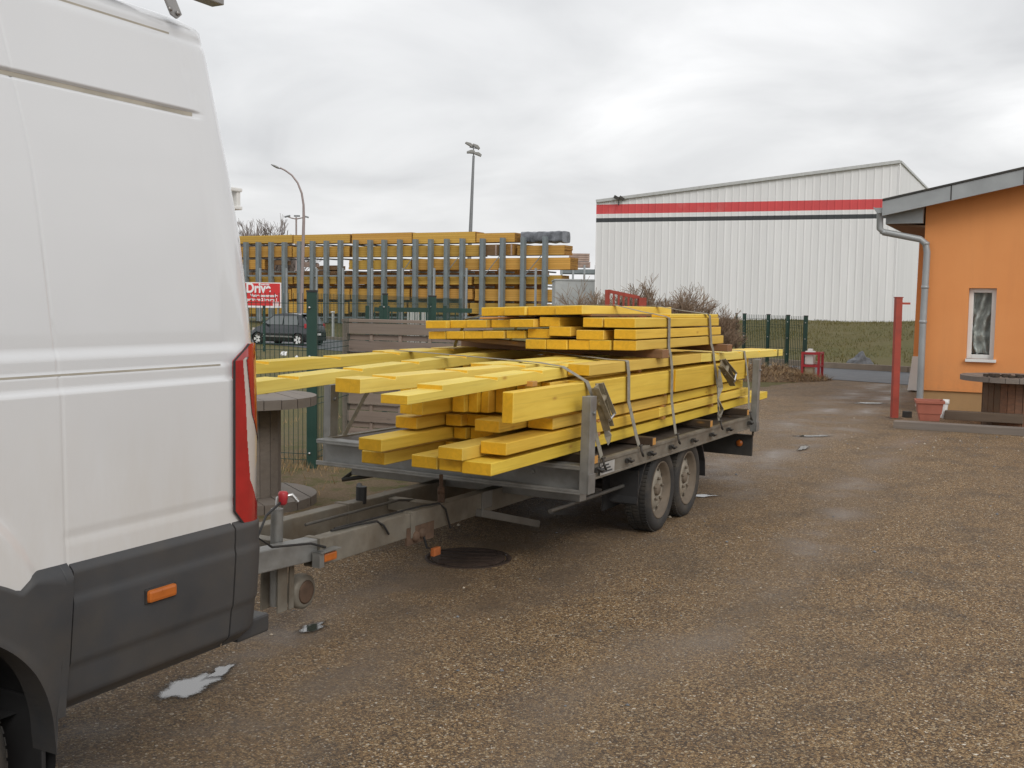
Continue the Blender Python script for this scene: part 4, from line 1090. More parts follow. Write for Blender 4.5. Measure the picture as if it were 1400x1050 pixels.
# red steel post
rp = G(1222.5, 572)
post = empty('red_post', Matrix.Translation(rp), 'slim red steel post standing left of the orange house', 'post')
t = W(1228.5, 407, rp.y).z; lx = W(1228.5, 407, rp.y).x - rp.x
mb = MB(); mb.bar((0, 0, -.02), (lx, 0, t), .095, .095, up=Vector((0, 1, 0))); mb.build('shaft', M['red'], post, bevel=.006)
mb = MB(); mb.box(lx-.055, lx+.055, -.055, .055, t, t+.012); mb.build('cap', M['red'], post)
mb = MB(); mb.box(.05+lx, lx+.17, -.03, .03, t-.10, t-.07); mb.build('arm', M['red'], post)
mb = MB(); mb.box(-.09, .09, -.09, .09, 0, .012); mb.build('base_plate', M['rust'], post)

# edging timbers, planter, pipe
def beam(p, length, w, h, ang, mat, name, label, cat, z0=0.0, group=None):
    m = Matrix.Translation((p.x, p.y, z0 + h/2)) @ Matrix.Rotation(ang, 4, 'Z') @ Matrix.Translation((length/2, w/2, 0))
    mb = MB(); n = 14
    for i in range(1): mb.box(-length/2, length/2, -w/2, w/2, -h/2, h/2)
    o = mb.build(name, mat, m=m, bevel=.008); return tag(o, label, cat, group)
beam(G(1221, 586), 3.4, .19, .105, -TH+.03, M['old_wood'], 'edging_beam', 'long weathered edging beam lying on the ground under the planter', 'beam')
beam(G(1291, 573.5, .105), 1.0, .15, .125, -TH-.0, M['brown_beam'], 'short_beam', 'shorter weathered beam lying on the edging beam beside the planter', 'beam', .105)
pc = G(1269, 575, .105); pc += A*.05
pl_ = empty('planter', Matrix.Translation((pc.x, pc.y, .105)) @ Matrix.Rotation(-TH*.6, 4, 'Z'), 'square tapered terracotta planter on the edging beam', 'planter')
mb = MB()
def sq(r, z): return [(-r, -r, z), (r, -r, z), (r, r, z), (-r, r, z)]
rings = [sq(.125, 0), sq(.165, .245), sq(.185, .245), sq(.187, .285), sq(.172, .285), sq(.15, .10)]
v = [p for r in rings for p in r]; f = [(3, 2, 1, 0)]
for k in range(5):
    for j in range(4): f.append((k*4+j, k*4+(j+1)%4, k*4+4+(j+1)%4, k*4+4+j))
f.append((20, 21, 22, 23)); mb.add(v, f); mb.build('pot', M['terracotta'], pl_, bevel=.004)
mb = MB(); mb.box(-.155, .155, -.155, .155, .19, .235); mb.build('soil', M['soil'], pl_)
q = G(1289.5, 573, .105) + A*.12
pp = empty('pipe_offcut', Matrix.Translation((q.x, q.y, .105)), 'white plastic pipe offcut standing right of the planter', 'pipe')
mb = MB(); mb.tube([(-.03, 0, 0), (.0, 0, .06), (.02, 0, .24)], .035, 12); mb.build('pipe', M['upvc'], pp)
mb = MB(); mb.lathe([(.036, .2), (.045, .21), (.045, .27), (.03, .27)], 12, Matrix.Translation((.02, 0, 0))); mb.build('socket', M['upvc'], pp)
q = G(1240, 571)
mb = MB(); mb.box(-.045, .045, -.06, .06, 0, .1); tag(mb.build('dark_block', M['darksteel'], m=Matrix.Translation(q) @ Matrix.Rotation(.3, 4, 'Z'), bevel=.01), 'small dark block on the ground between red post and planter', 'block')

# big stained cable drum standing on end
dc = W(1386, 520, 14.9); zt = W(1386, 517, 14.9 - .5).z
dr = empty('cable_drum', Matrix.Translation((dc.x, 14.9, 0)), 'stained brown wooden cable drum standing before the orange wall', 'cable drum')
mb = MB(); R = .40; n = 26
for i in range(n):
    a0, a1 = 2*PI*i/n, 2*PI*(i+.94)/n; r = R + rnd(-.006, .006)
    pts = [(r*math.cos(a0), r*math.sin(a0), 0), (r*math.cos(a1), r*math.sin(a1), 0), ((r-.03)*math.cos(a1), (r-.03)*math.sin(a1), 0), ((r-.03)*math.cos(a0), (r-.03)*math.sin(a0), 0)]
    mb.prism(pts, (0, 0, zt-.07))
mb.lathe([(R-.03, 0), (R-.03, zt-.07)], 26); mb.build('barrel', M['stain_wood'], dr)
def flange(mb, r, z0, z1, n=9):
    for i in range(n):      # planks side by side, trimmed to a circle
        x0, x1 = -r + 2*r*i/n + .003, -r + 2*r*(i+1)/n - .003
        pts = []
        for k in range(7): x = x0 + (x1-x0)*k/6; pts.append((x, math.sqrt(max(1e-4, r*r-x*x)), z0))
        pts += [(x, -y, z) for x, y, z in reversed(pts)]
        mb.prism(pts, (0, 0, z1-z0+rnd(-.002, .002)))
mb = MB(); flange(mb, .70, zt-.07, zt); mb.build('flange', M['old_wood'], dr)
mb = MB()
for i in range(60):
    x, y = rnd(-.55, .35), rnd(-.5, -.1); s_ = rnd(.01, .03); mb.box(x-s_, x+s_, y-s_, y+s_, zt+.003, zt+.003+s_*1.2, m=Matrix.Rotation(rnd(-.05, .05), 4, 'Z'))
tag(mb.build('rubble', M['soil'], m=Matrix.Translation((dc.x, 14.9, 0))), 'bits of dark rubble lying on the stained cable drum', 'rubble')
q = G(1397, 577)
mb = MB(); mb.box(-.03, .03, -.03, .0, 0, .36, m=Matrix.Rotation(.12, 4, 'Y')); tag(mb.build('pale_board', M['whitepaint'], m=Matrix.Translation((q.x, q.y, 0))), 'short pale board leaning at the stained cable drum, at the right edge', 'board')

# red frame holding pale bottles by the right fence
q = G(1110, 518.5)
rf = empty('storage_cage', Matrix.Translation(q) @ Matrix.Rotation(-.5, 4, 'Z'), 'small red tubular steel frame with shelves at the fence end', 'cage')
h = W(1110, 481, q.y).z; w = .185
mb = MB()
for x in (-w, w):
    for y in (-w, w): mb.box(x-.026, x+.026, y-.026, y+.026, 0, h)
mb.build('uprights', M['redbright'], rf)
mb = MB()
for z in (.07, h*.5, h-.03):
    mb.box(-w+.025, w-.025, -w-.02, -w+.02, z-.026, z+.026); mb.box(-w+.025, w-.025, w-.02, w+.02, z-.026, z+.026)
    mb.box(-w-.02, -w+.02, -w+.025, w-.025, z-.022, z+.022); mb.box(w-.02, w+.02, -w+.025, w-.025, z-.022, z+.022)
mb.build('rails', M['redbright'], rf)
for z0, z1, mm, lab in ((.10, .335, 'cream_box', 'cream box low inside the red cage'), (h*.5+.03, h+.07, 'upvc', 'pale box standing in the top of the red cage')):
    mb = MB(); mb.box(-.145, .05, -.15, .08, z0, z1-.05); mb.box(-.10, .0, -.10, .03, z1-.05, z1)
    tag(mb.build('canister', M[mm], m=Matrix.Translation(q) @ Matrix.Rotation(-.5, 4, 'Z'), bevel=.015), lab, 'canister')
# red barrier seen above the lumber stack
Yb = 24.8
a, b = W(831, 420, Yb), W(883, 420, Yb)
br = empty('red_barrier', Matrix.Translation((a.x, Yb, -.2)), 'red barred steel barrier behind the short lumber stack, before the bushes', 'barrier')
zt1, zt2 = W(831, 398, Yb).z+.2, W(883, 407, Yb).z+.2; w = b.x-a.x
mb = MB(); mb.bar((0, 0, zt1), (w*.82, 0, zt1-.14), .06, .08); mb.build('rail', M['red'], br); mb = MB(); mb.bar((0, 0, .5), (w*.95, 0, .5), .06, .08); mb.build('rail', M['red'], br)
mb = MB()
for k in range(7): x = w*(.02+.13*k); mb.box(x-.022, x+.022, -.02, .02, .5, zt1-.03-.02*k)
mb.build('bars', M['red'], br)
mb = MB(); mb.box(w*.8, w, -.1, .1, 0, zt2); mb.build('post', M['red'], br); mb = MB(); mb.box(-.07, .0, -.06, .06, 0, zt1+.03); mb.build('post', M['red'], br)

# wooden cable reel behind the van
sc_ = Vector((W(335, 687, 8.55).x, 8.55, 0)); r = .575
rl = empty('cable_reel', Matrix.Translation(sc_) @ Matrix.Rotation(.5, 4, 'Z'), 'grey weathered wooden cable reel standing upright beside the van', 'cable reel')
zt = W(420, 541, 8.55).z
mb = MB(); flange(mb, r, .0, .075, 8); mb.build('flange', M['old_wood'], rl)
mb = MB(); flange(mb, r, zt-.075, zt, 8); mb.build('flange', M['old_wood'], rl)
mb = MB(); R = .285; n = 18
for i in range(n):
    a0, a1 = 2*PI*i/n, 2*PI*(i+.95)/n; rr = R + rnd(-.005, .005)
    mb.prism([(rr*math.cos(a0), rr*math.sin(a0), .075), (rr*math.cos(a1), rr*math.sin(a1), .075), ((rr-.03)*math.cos(a1), (rr-.03)*math.sin(a1), .075), ((rr-.03)*math.cos(a0), (rr-.03)*math.sin(a0), .075)], (0, 0, zt-.15))
mb.lathe([(R-.03, .075), (R-.03, zt-.075)], 18); mb.build('barrel', M['old_wood'], rl)
mb = MB()
for k in range(3):
    a = 2*PI*k/3 + .4; mb.lathe([(.035, zt), (.035, zt+.008), (.016, zt+.01), (.016, zt+.028)], 8, Matrix.Translation((.2*math.cos(a), .2*math.sin(a), 0)))
mb.build('bolts', M['rust'], rl)

# grey woven wooden screen panel
pa, pb = W(470, 440, 11.7), W(592, 441, 11.25)
ang = math.atan2(pb.y-pa.y, pb.x-pa.x); Lp = 1.8
zt = pa.z
pn = empty('wooden_screen', Matrix.Translation((pa.x, pa.y, 0)) @ Matrix.Rotation(ang, 4, 'Z'), 'grey woven wooden screen standing between the mesh fence and the trailer', 'screen')
mb = MB(); mb.box(0, .055, -.03, .03, 0, zt); mb.box(Lp-.055, Lp, -.03, .03, 0, zt); mb.box(-.01, Lp+.01, -.04, .04, zt, zt+.035); mb.build('frame', M['grey_wood'], pn, bevel=.004)
z = zt - .005; k = 0
while z > .12:          # broad boards in front, narrow ones set back behind battens
    h_ = .125 if k % 2 == 0 else .067
    mb = MB(); y0 = -.030 if k % 2 == 0 else .004
    n = 24
    mb.box(.056, Lp-.056, y0, y0+.014, z-h_+.004, z-.003); mb.build('slat', M['grey_wood'], pn, bevel=.002)
    z -= h_; k += 1
for k in range(1, 5):
    mb = MB(); mb.box(.36*k-.018, .36*k+.018, -.0145, .003, .05, zt-.01); mb.build('stiffener', M['grey_wood'], pn)

# ================================================================== TRAILER
trailer = empty('flatbed_trailer', TR, 'grey twin axle flatbed trailer loaded with yellow lumber, hitched to the van', 'trailer')
TRi = TR.inverted(); LDi = LD.inverted()
def tpt(u, v, t, inv=TRi):
    """point in the trailer's own frame where a sight line meets its lengthwise plane y = t"""
    o = inv @ Vector((0, 0, HC)); d = inv.to_3x3() @ ray(u, v)
    return o + d*((t - o.y)/d.y)
def part(name, mb, mat, bevel=0, parent=trailer, **k): return mb.build(name, mat, parent, bevel=bevel, **k)
Wd = 1.94
for y0, sg in ((0.0, 1), (Wd, -1)):
    mb = MB(); yo = y0
    mb.box(-1.44, 2.5, *sorted((yo, yo+sg*.035)), .560, .672)
    mb.box(-1.44, 2.5, *sorted((yo-sg*.008, yo)), .652, .674); mb.box(-1.44, 2.5, *sorted((yo-sg*.008, yo)), .556, .572)
    part('side_rail', mb, M['galv_dirty'], .003)
mb = MB()
mb.box(-1.47, -1.445, 0, Wd, .505, .655); mb.box(-1.56, -1.445, -.01, Wd+.01, .655, .668); mb.box(-1.56, -1.445, -.01, Wd+.01, .492, .505)
mb.box(-1.56, -1.548, -.01, Wd+.01, .64, .655); mb.box(-1.56, -1.548, -.01, Wd+.01, .505, .522)
for y in (.35, .8, 1.2, 1.6): mb.lathe([(.014, 0), (.014, .012)], 8, Matrix.Translation((-1.482, y, .59)) @ Matrix.Rotation(PI/2, 4, 'Y'))
part('front_rail', mb, M['galv'], .003)
mb = MB(); mb.box(2.46, 2.5, .04, Wd-.04, .56, .67); part('rear_rail', mb, M['galv_dirty'], .003)
mb = MB(); mb.box(-1.44, 2.46, .036, Wd-.036, .63, .662); part('deck', mb, M['deck'])
for s in (-1.15, -.5, .34, 1.0, 1.7, 2.3):
    mb = MB(); mb.box(s-.03, s+.03, .05, Wd-.05, .54, .628); part('cross_member', mb, M['galv_dirty'])
mb = MB(); mb.box(-1.3, -1.2, .1, Wd-.1, .40, .47); part('front_cross_beam', mb, M['galv'], .004)
for s0, s1, t0, hh, zb in ((-1.56, -1.47, -.06, 1.085, .50), (2.37, 2.45, -.06, 1.20, .53), (-1.42, -1.33, Wd+.0, 1.03, .47), (2.37, 2.45, Wd+.0, 1.2, .53)):
    mb = MB(); mb.box(s0, s1, t0, t0+.012, zb, hh); mb.box(s0, s0+.01, t0+.012, t0+.058, zb, hh); mb.box(s1-.01, s1, t0+.012, t0+.058, zb, hh); mb.box(s0-.006, s1+.006, t0-.006, t0-.001, zb, .62)
    mb.box(s0+.01, s1-.01, t0+.012, t0+.058, hh-.012, hh-.002)
    mb.lathe([(.012, 0), (.012, .014)], 8, Matrix.Translation(((s0+s1)/2, t0, hh-.1)) @ Matrix.Rotation(PI/2, 4, 'X'))
    part('stake', mb, M['galv'], .003)
# wheels
def make_wheel(s, t, sg):
    m = Matrix.Translation((s, t, .303 + .0135*s)) @ Matrix.Rotation(-sg*PI/2, 4, 'X')    # local z points outwards (towards -t for sg=-1)
    m = Matrix.Translation((s, t, .303 + .0135*s)) @ Matrix.Rotation(PI/2 if sg < 0 else -PI/2, 4, 'X')
    e = MB(); e.lathe([(.21, -.085), (.27, -.095), (.297, -.08), (.303, -.05), (.303, .05), (.297, .08), (.27, .096), (.215, .088), (.205, .06)], 48, m, cap=False)
    for k in range(64):
        a = 2*PI*k/64
        for w in (-.055, 0.0, .055):
            mm = m @ Matrix.Rotation(a + w, 4, 'Z'); e.box(.3, .3075, -.009, .009, w-.02, w+.02, m=mm)
    o = e.build('wheel', M['rubber'], trailer, recalc=True)
    e = MB(); e.lathe([(.205, .05), (.212, .086), (.205, .09), (.19, .07), (.168, .035)], 40, m, mi=1, cap=False); e.lathe([(.168, .035), (.155, .034), (.135, .042), (.118, .057), (.08, .06), (.045, .05)], 40, m, cap=False); e.lathe([(.045, .05), (.042, .066), (.034, .074), (0, .076)], 24, m, mi=1, cap=False)
    e.build('rim', [M['rim'], M['rim_dirty']], o)
    e = MB()
    for k in range(10):
        a = 2*PI*k/10; e.lathe([(.0, .0445), (.014, .0445)], 10, m @ Matrix.Translation((.15*math.cos(a), .15*math.sin(a), 0)) @ Matrix.Rotation(0, 4, 'Z'))
    for k in range(5):
        a = 2*PI*k/5+.3; e.lathe([(.011, .06), (.011, .078), (0, .08)], 6, m @ Matrix.Translation((.08*math.cos(a), .08*math.sin(a), 0)))
    e.build('wheel_bolts', M['rim_dirty'], o)
for s in (.023, .655):
    make_wheel(s, .115, -1); make_wheel(s, Wd-.115, 1)
for t0, t1 in ((.03, .235), (Wd-.235, Wd-.03)):
    mb = MB(); pr = [(-.47, .27), (-.44, .36), (-.36, .49), (-.25, .60), (.9, .60), (1.02, .52), (1.10, .40), (1.12, .27)]
    for (a, za), (b, zb) in zip(pr, pr[1:]):
        mb.bar((a, (t0+t1)/2, za), (b, (t0+t1)/2, zb), t1-t0, .012)
    mb.bar((-.455, (t0+t1)/2, .5), (-.455, (t0+t1)/2, .26), t1-t0, .01, up=Vector((1, 0, 0)))
    part('mudguard', mb, M['black'])
mb = MB()
for s in (.023, .655): mb.tube([(s, .25, .303), (s, Wd-.25, .303)], .04, 10)
part('axle', mb, M['darksteel'])
mb = MB(); mb.tube([tpt(752, 699, .14), tpt(878, 655, .14)], .014, 8); part('side_tube', mb, M['tube_dark'])
for t in (.27, Wd-.28):
    mb = MB(); mb.box(-.5, 1.15, t, t+.01, .20, .60); part('light_block_plate', mb, M['black'])  # added black plates that block light under the deck
for t in (.5, Wd-.56):
    mb = MB(); mb.box(-1.2, 2.4, t, t+.06, .40, .54); part('light_block_rail', mb, M['darksteel'])  # added dark rails, there to keep light out from beneath the bed
# rear lamp board
mb = MB(); mb.box(2.49, 2.52, .0, Wd, .285, .475); mb.box(2.47, 2.53, -.004, Wd+.004, .475, .485); part('lamp_board', mb, M['darksteel'], .003)
mb = MB(); mb.lathe([(.0, .012), (.03, .01), (.032, 0)], 14, Matrix.Translation((2.489, .12, .40)) @ Matrix.Rotation(-PI/2, 4, 'Y')); part('amber_reflector', mb, M['orange_lens'])
mb = MB(); mb.tube([(2.45, -.01, .555), (2.47, -.012, .52), (2.50, .0, .485)], .007, 6); mb.tube([(2.40, -.01, .55), (2.44, -.012, .51), (2.48, .0, .485)], .006, 6); part('board_hanger', mb, M['darksteel'])
# drawbar
zt0 = .44
def beam_between(name, p, q, w, h, mat):
    mb = MB(); mb.bar(p, q, w, h); return part(name, mb, mat, .006)
beam_between('drawbar_beam', (-3.22, .685, zt0-.068), (.8, .685, zt0-.068), .08, .135, M['galv_dirty'])
beam_between('drawbar_beam', (-3.3, 1.115, zt0-.068), (.8, 1.115, zt0-.068), .08, .135, M['galv_dirty'])
beam_between('hitch_beam', (-4.40, .885, zt0-.06), (-3.18, .688, zt0-.05), .082, .105, M['galv'])
beam_between('hitch_beam', (-4.40, 1.0, zt0-.06), (-3.26, 1.112, zt0-.05), .082, .10, M['galv'])
for s in (-3.2, -2.38):
    for y0_, y1_ in ((.635, .735), (1.065, 1.165)):
        mb = MB(); mb.box(s-.02, s+.02, y0_, y1_, zt0-.142, zt0+.006); part('clamp_plate', mb, M['galv_dirty'], .004)
for s_ in (-1.95, -3.26):
    mb = MB(); mb.box(s_-.04, s_+.04, .735, 1.07, zt0-.09, zt0-.02); part('drawbar_cross_plate', mb, M['galv_dirty'], .004)
mb = MB(); mb.lathe([(.0, -.09), (.05, -.085), (.055, -.02), (.06, .02), (.045, .06), (0, .065)], 16, Matrix.Translation((-4.47, .943, zt0-.03))); mb.box(-4.45, -4.3, .86, 1.03, zt0-.11, zt0+.02); mb.tube([(-4.36, .94, zt0+.02), (-4.42, .94, zt0+.09), (-4.2, .94, zt0+.12)], .012, 8); part('coupling_head', mb, M['darksteel'], 0)
# jockey wheel, its tube and red handle
jt = .80
j0 = tpt(378, 752, jt); j1 = tpt(377, 690, jt)
mb = MB(); mb.tube([Vector((j0.x, jt, .12)), Vector((j0.x, jt, j1.z-.02))], .03, 14); jw = part('jockey_stand', mb, M['galv'])
mb = MB(); mb.tube([Vector((j0.x, jt, j1.z-.02)), Vector((j0.x, jt, j1.z+.03)), Vector((j0.x+.05, jt-.05, j1.z+.045)), Vector((j0.x+.07, jt-.07, j1.z+.01))], .009, 8); mb.build('crank', M['chrome'], jw)
mb = MB(); hk = tpt(387, 679, jt-.07); mb.lathe([(.012, -.04), (.02, -.03), (.024, .015), (.018, .025), (0, .027)], 14, Matrix.Translation(hk)); mb.build('handle', M['redbright'], jw)
wc = tpt(411, 808, jt)
mb = MB(); mm = Matrix.Translation(wc) @ Matrix.Rotation(PI/2, 4, 'X') @ Matrix.Rotation(.0, 4, 'Y')
mb.lathe([(.03, -.035), (.07, -.035), (.085, -.025), (.088, 0), (.085, .025), (.07, .035), (.03, .035)], 28, mm); o = mb.build('jockey_wheel', M['galv_dirty'], jw)
mb = MB(); mb.lathe([(.06, .036), (.05, .038), (.02, .042), (0, .043)], 20, mm); mb.build('wheel_hub', M['rust'], o)
a = tpt(386, 785, jt-.05); b = tpt(398, 832, jt-.05)
mb = MB(); mb.box(a.x-.035, a.x+.035, jt-.055, jt-.045, b.z, zt0-.1); mb.box(a.x+.05, a.x+.085, jt-.055, jt-.045, b.z+.0, zt0-.1); mb.box(a.x-.035, a.x+.09, jt+.045, jt+.055, b.z, zt0-.1); part('wheel_fork', mb, M['galv_dirty'], .003)
# hand brake stub, lamps, damper, cables
k0, k1 = tpt(603, 690, .69), tpt(603, 649, .69)
mb = MB(); mb.tube([Vector((k0.x, .69, zt0)), k0 + Vector((0, 0, .02)), (k0+k1)/2], .021, 12); mb.tube([(k0+k1)/2, k1], .012, 8); mb.lathe([(.0, .02), (.02, .018), (.024, -.02), (0, -.02)], 10, Matrix.Translation((k0+k1)/2)); part('brake_post', mb, M['rust'])
o1 = tpt(446, 760, .63)
mb = MB(); mb.box(o1.x-.05, o1.x+.05, .60, .635, o1.z-.02, o1.z+.022); part('side_lamp', mb, M['orange_lens'], .008)
mb = MB(); mb.box(o1.x-.09, o1.x+.07, .59, .64, o1.z+.03, o1.z+.036); mb.box(o1.x-.09, o1.x-.055, .6, .645, o1.z-.04, o1.z+.036); part('lamp_bracket', mb, M['galv'])
o2 = tpt(594, 753, .5)
mb = MB(); mb.box(o2.x-.035, o2.x+.035, .48, .505, o2.z-.025, o2.z+.02); hs_ = part('hanging_side_lamp', mb, M['amber_dirty'], .004)
mb = MB(); mb.tube([Vector((o2.x, .5, o2.z+.01)), Vector((o2.x+.05, .58, zt0-.2)), Vector((o2.x+.1, .645, zt0-.12))], .007, 6); mb.build('lamp_stem', M['black'], hs_)
d1 = tpt(494, 672, 1.1)
mb = MB(); mb.tube([d1 + Vector((0, .0, -.07)), d1 + Vector((0, 0, .03))], .032, 12); mb.tube([d1 + Vector((0, 0, .0)), d1 + Vector((.12, .1, .01))], .018, 8); part('damper', mb, M['black'])
mb = MB()
mb.tube([tpt(388, 683, .74), tpt(364, 705, .70), tpt(352, 735, .66), tpt(372, 748, .635), tpt(425, 743, .632), tpt(445, 748, .632)], .006, 8)
zc_ = zt0 + .008
mb.tube([Vector((-3.05, .70, zc_)), Vector((-2.85, .68, zc_)), Vector((-2.72, .65, zc_)), Vector((-2.68, .632, zt0-.02)), Vector((-2.63, .632, zt0-.075))], .006, 8)
mb.tube([Vector((-3.0, .715, zc_)), Vector((-2.5, .70, zc_)), Vector((-2.2, .69, zc_)), Vector((-2.08, .655, zc_)), Vector((-2.04, .632, zt0-.03)), Vector((-2.0, .62, zt0-.15))], .006, 8)
part('brake_cable', mb, M['black'])
mb = MB(); mb.tube([Vector((-3.0, .9, zt0+.005)), Vector((-2.1, .92, zt0+.0)), Vector((-1.9, .92, zt0-.03))], .008, 8); part('brake_rod', mb, M['tube_dark'])
e0, e1 = tpt(468, 656, 1.9), tpt(525, 648, 1.6)
mb = MB(); mb.tube([e0, e1], .014, 8); mb.tube([e0, Vector((-1.2, 1.8, .47))], .014, 8); part('step_loop', mb, M['darksteel'])
e0, e1 = tpt(655, 701, .42), tpt(734, 716, .42)
mb = MB(); mb.bar(e0, e1, .045, .045); mb.box(e0.x, e0.x+.12, .4, .41, e0.z+.02, e0.z+.12); part('folded_leg', mb, M['tube_dark'], .004)
mb = MB()
for (u, v) in ((566, 733), (575, 728)):
    q = tpt(u, v, .645); mb.lathe([(.02, -.03), (.03, -.02), (.03, .02), (.015, .03)], 12, Matrix.Translation(q) @ Matrix.Rotation(PI/2, 4, 'X'))
mb.box(tpt(560, 730, .65).x-.04, tpt(585, 725, .65).x+.05, .64, .655, tpt(560, 735, .65).z-.04, zt0-.08); part('cable_clamp', mb, M['rust'])
hook_s = (-1.3, -.78, -.35, .1, .62, 1.12, 1.62, 2.3)
for s in hook_s:
    mb = MB(); mb.box(s-.035, s+.035, -.022, -.008, .60, .63); mb.tube([(s-.03, -.02, .63), (s-.02, -.045, .615), (s+.02, -.045, .615), (s+.03, -.02, .60)], .008, 6); part('tie_hook', mb, M['darksteel'])
a, b = tpt(817, 634, 0), tpt(839, 648, 0)
mb = MB(); mb.box(a.x+.02, b.x-.02, -.0115, -.0095, .572, .648); st = part('maker_plate', mb, M['galv_light'])
mb = MB()
for k in range(3): mb.box(a.x+.04, b.x-.06-.03*k, -.0135, -.0125, .585+.02*k, .595+.02*k)
mb.build('plate_print', M['shedblack'], st)

# ================================================================== LUMBER
nplank = 0
def plank(s0, s1, t0, t1, z0, z1, label, mat='yellow', yaw=0.0, pitch=0.0, roll=0.0, name='timber_plank', cat='plank', group='yellow planks loaded on the trailer', bev=.004):
    c = Vector(((s0+s1)/2, (t0+t1)/2, (z0+z1)/2)); l, w, h = s1-s0, t1-t0, z1-z0
    m = LD @ Matrix.Translation(c) @ Matrix.Rotation(yaw, 4, 'Z') @ Matrix.Rotation(pitch, 4, 'Y') @ Matrix.Rotation(roll, 4, 'X')
    mb = MB(); mb.box(-l/2, l/2, -w/2, w/2, -h/2, h/2)
    o = mb.build(name, M[mat], m=m, bevel=bev, seg=1)
    return tag(o, label, cat, group)
def jy(): return rnd(-.007, .007)
# bearers on the deck
for s, lab in ((-1.36, 'short orange brown bearer on the deck behind the front stake'), (-.31, 'orange brown bearer on the deck poking out beside the second strap'), (1.06, 'orange brown bearer on the deck between third and fourth strap'), (2.2, 'orange brown bearer on the deck near the rear stake')):
    mb = MB(); mb.box(-.5, .5, -.035, .035, -.028, .028)
    tag(mb.build('bearer', M['bearer'], m=LD @ Matrix.Translation((s, .475, .70)) @ Matrix.Rotation(PI/2, 4, 'Z'), bevel=.004, seg=1), lab, 'bearer', 'bearers on the trailer deck')
# the bearers run across: turn their grain by building them lengthwise in t would not show; four layers of planks follow
Ls = dict(L1=(.731, .800), L2=(.826, .894), L3=(.908, .976), L4=(1.0, 1.168), L5=(1.2, 1.268))
def row(layer, items):
    for it in items:
        s0, s1, t0, t1, lab = it[:5]; z0, z1 = Ls[layer]
        plank(s0, s1, t0, t1, z0 + (it[5] if len(it) > 5 else 0), z1 + (it[5] if len(it) > 5 else 0), lab, yaw=jy()*.4)
row('L1', [(-2.46, 3.5, .115, .295, 'lowest plank on the near side, running the trailer\'s whole length'),
           (-2.44, 3.1, .302, .448, 'second plank from the near side in the lowest layer'),
           (-2.44, 3.0, .456, .62, 'third plank from the near side in the lowest layer, left of two flush ends'),
           (-1.86, 3.0, .63, .745, 'recessed plank in the dark gap of the lowest layer'),
           (-2.48, 2.9, .762, .92, 'lowest plank at the far left, under another jutting plank')])
row('L2', [(-2.325, .09, .09, .25, 'short plank lying over the lowest near side plank\'s front'),
           (.105, 2.62, .09, .25, 'second layer near side plank on the rear half, behind a butt joint'),
           (-2.5, 2.5, .262, .415, 'plank jutting out in the second layer, just above the two flush ends', -.024),
           (-1.84, 2.6, .43, .585, 'recessed rounded end in the second layer, in the dark middle gap'),
           (-1.88, 2.6, .59, .675, 'narrow recessed plank of the second layer beside the left jutting plank'),
           (-2.62, 2.6, .69, .842, 'plank jutting farthest forward at the left of the second layer')])
row('L3', [(-1.73, .30, .10, .265, 'third layer near side plank with its end right of the big beam'),
           (.315, 2.45, .10, .265, 'third layer near side plank on the rear half, past the middle joint'),
           (-2.065, 2.4, .28, .44, 'plank of the third layer jutting out under the big near beam'),
           (-1.86, 2.4, .445, .60, 'recessed plank of the third layer in the middle gap'),
           (-1.93, 2.4, .605, .712, 'recessed narrow plank of the third layer at the left of the gap'),
           (-2.22, 2.4, .725, .872, 'short ended plank in the third layer below the left pair of beams')])
row('L4', [(-2.33, .312, .058, .126, 'big near side beam on edge, its end jutting past the front stake'),
           (.325, 2.33, .045, .115, 'big near side beam on edge at the rear half, butted in the middle'),
           (-1.30, 2.72, .133, .20, 'beam on edge hidden behind the big near beam, longer at the rear'),
           (-1.55, 2.3, .205, .268, 'pale recessed beam on edge, first left of the big near beam'),
           (-1.75, 2.3, .275, .335, 'pale recessed beam on edge, second left of the big near beam'),
           (-1.86, 2.3, .342, .41, 'recessed beam on edge, third left of the big near beam'),
           (-1.93, 2.3, .416, .468, 'narrow recessed beam on edge in the middle of the load'),
           (-1.96, 2.3, .474, .535, 'recessed beam on edge, second from the left pair of beams'),
           (-2.0, 2.3, .54, .622, 'recessed beam on edge right beside the left pair of beams'),
           (-2.29, 2.3, .64, .718, 'right one of the left pair of jutting beams on edge'),
           (-2.29, 2.3, .724, .802, 'left one of the left pair of jutting beams on edge')])
for ly in ('L1', 'L2', 'L3', 'L4'):
    z0, z1 = Ls[ly]
    for t0 in ((.96, 1.28, 1.56) if ly != 'L4' else (1.0, 1.35, 1.62)):
        plank(-.45, 2.4, t0, t0 + (.17 if ly != 'L4' else .1), z0, z1, 'yellow plank buried in the far side of the load behind the jutting front planks', group='planks buried in the far side of the load')
# thin spacers between the layers
for (za, zb, w) in ((.801, .825, 'lowest'), (.895, .907, 'second'), (.977, .999, 'third')):
    for s, lab in ((-1.05, 'front'), (.22, 'middle'), (1.45, 'rear')):
        plank(s-.022, s+.022, .088, .93, za, zb, 'thin wooden spacer above the %s lumber layer, %s one of three' % (w, lab), 'orange_wood', name='spacer', cat='spacer', group='spacers between lumber layers', bev=.001)
for s, lab in ((-1.9, 'front'), (-.2, 'middle'), (1.5, 'rear')):
    plank(s-.03, s+.03, .14, 1.72 if s > -1 else .8, 1.17, 1.199, 'wooden spacer carrying the long notched rafters, %s one of three' % lab, 'orange_wood', name='spacer', cat='spacer', group='spacers between lumber layers', bev=.001)

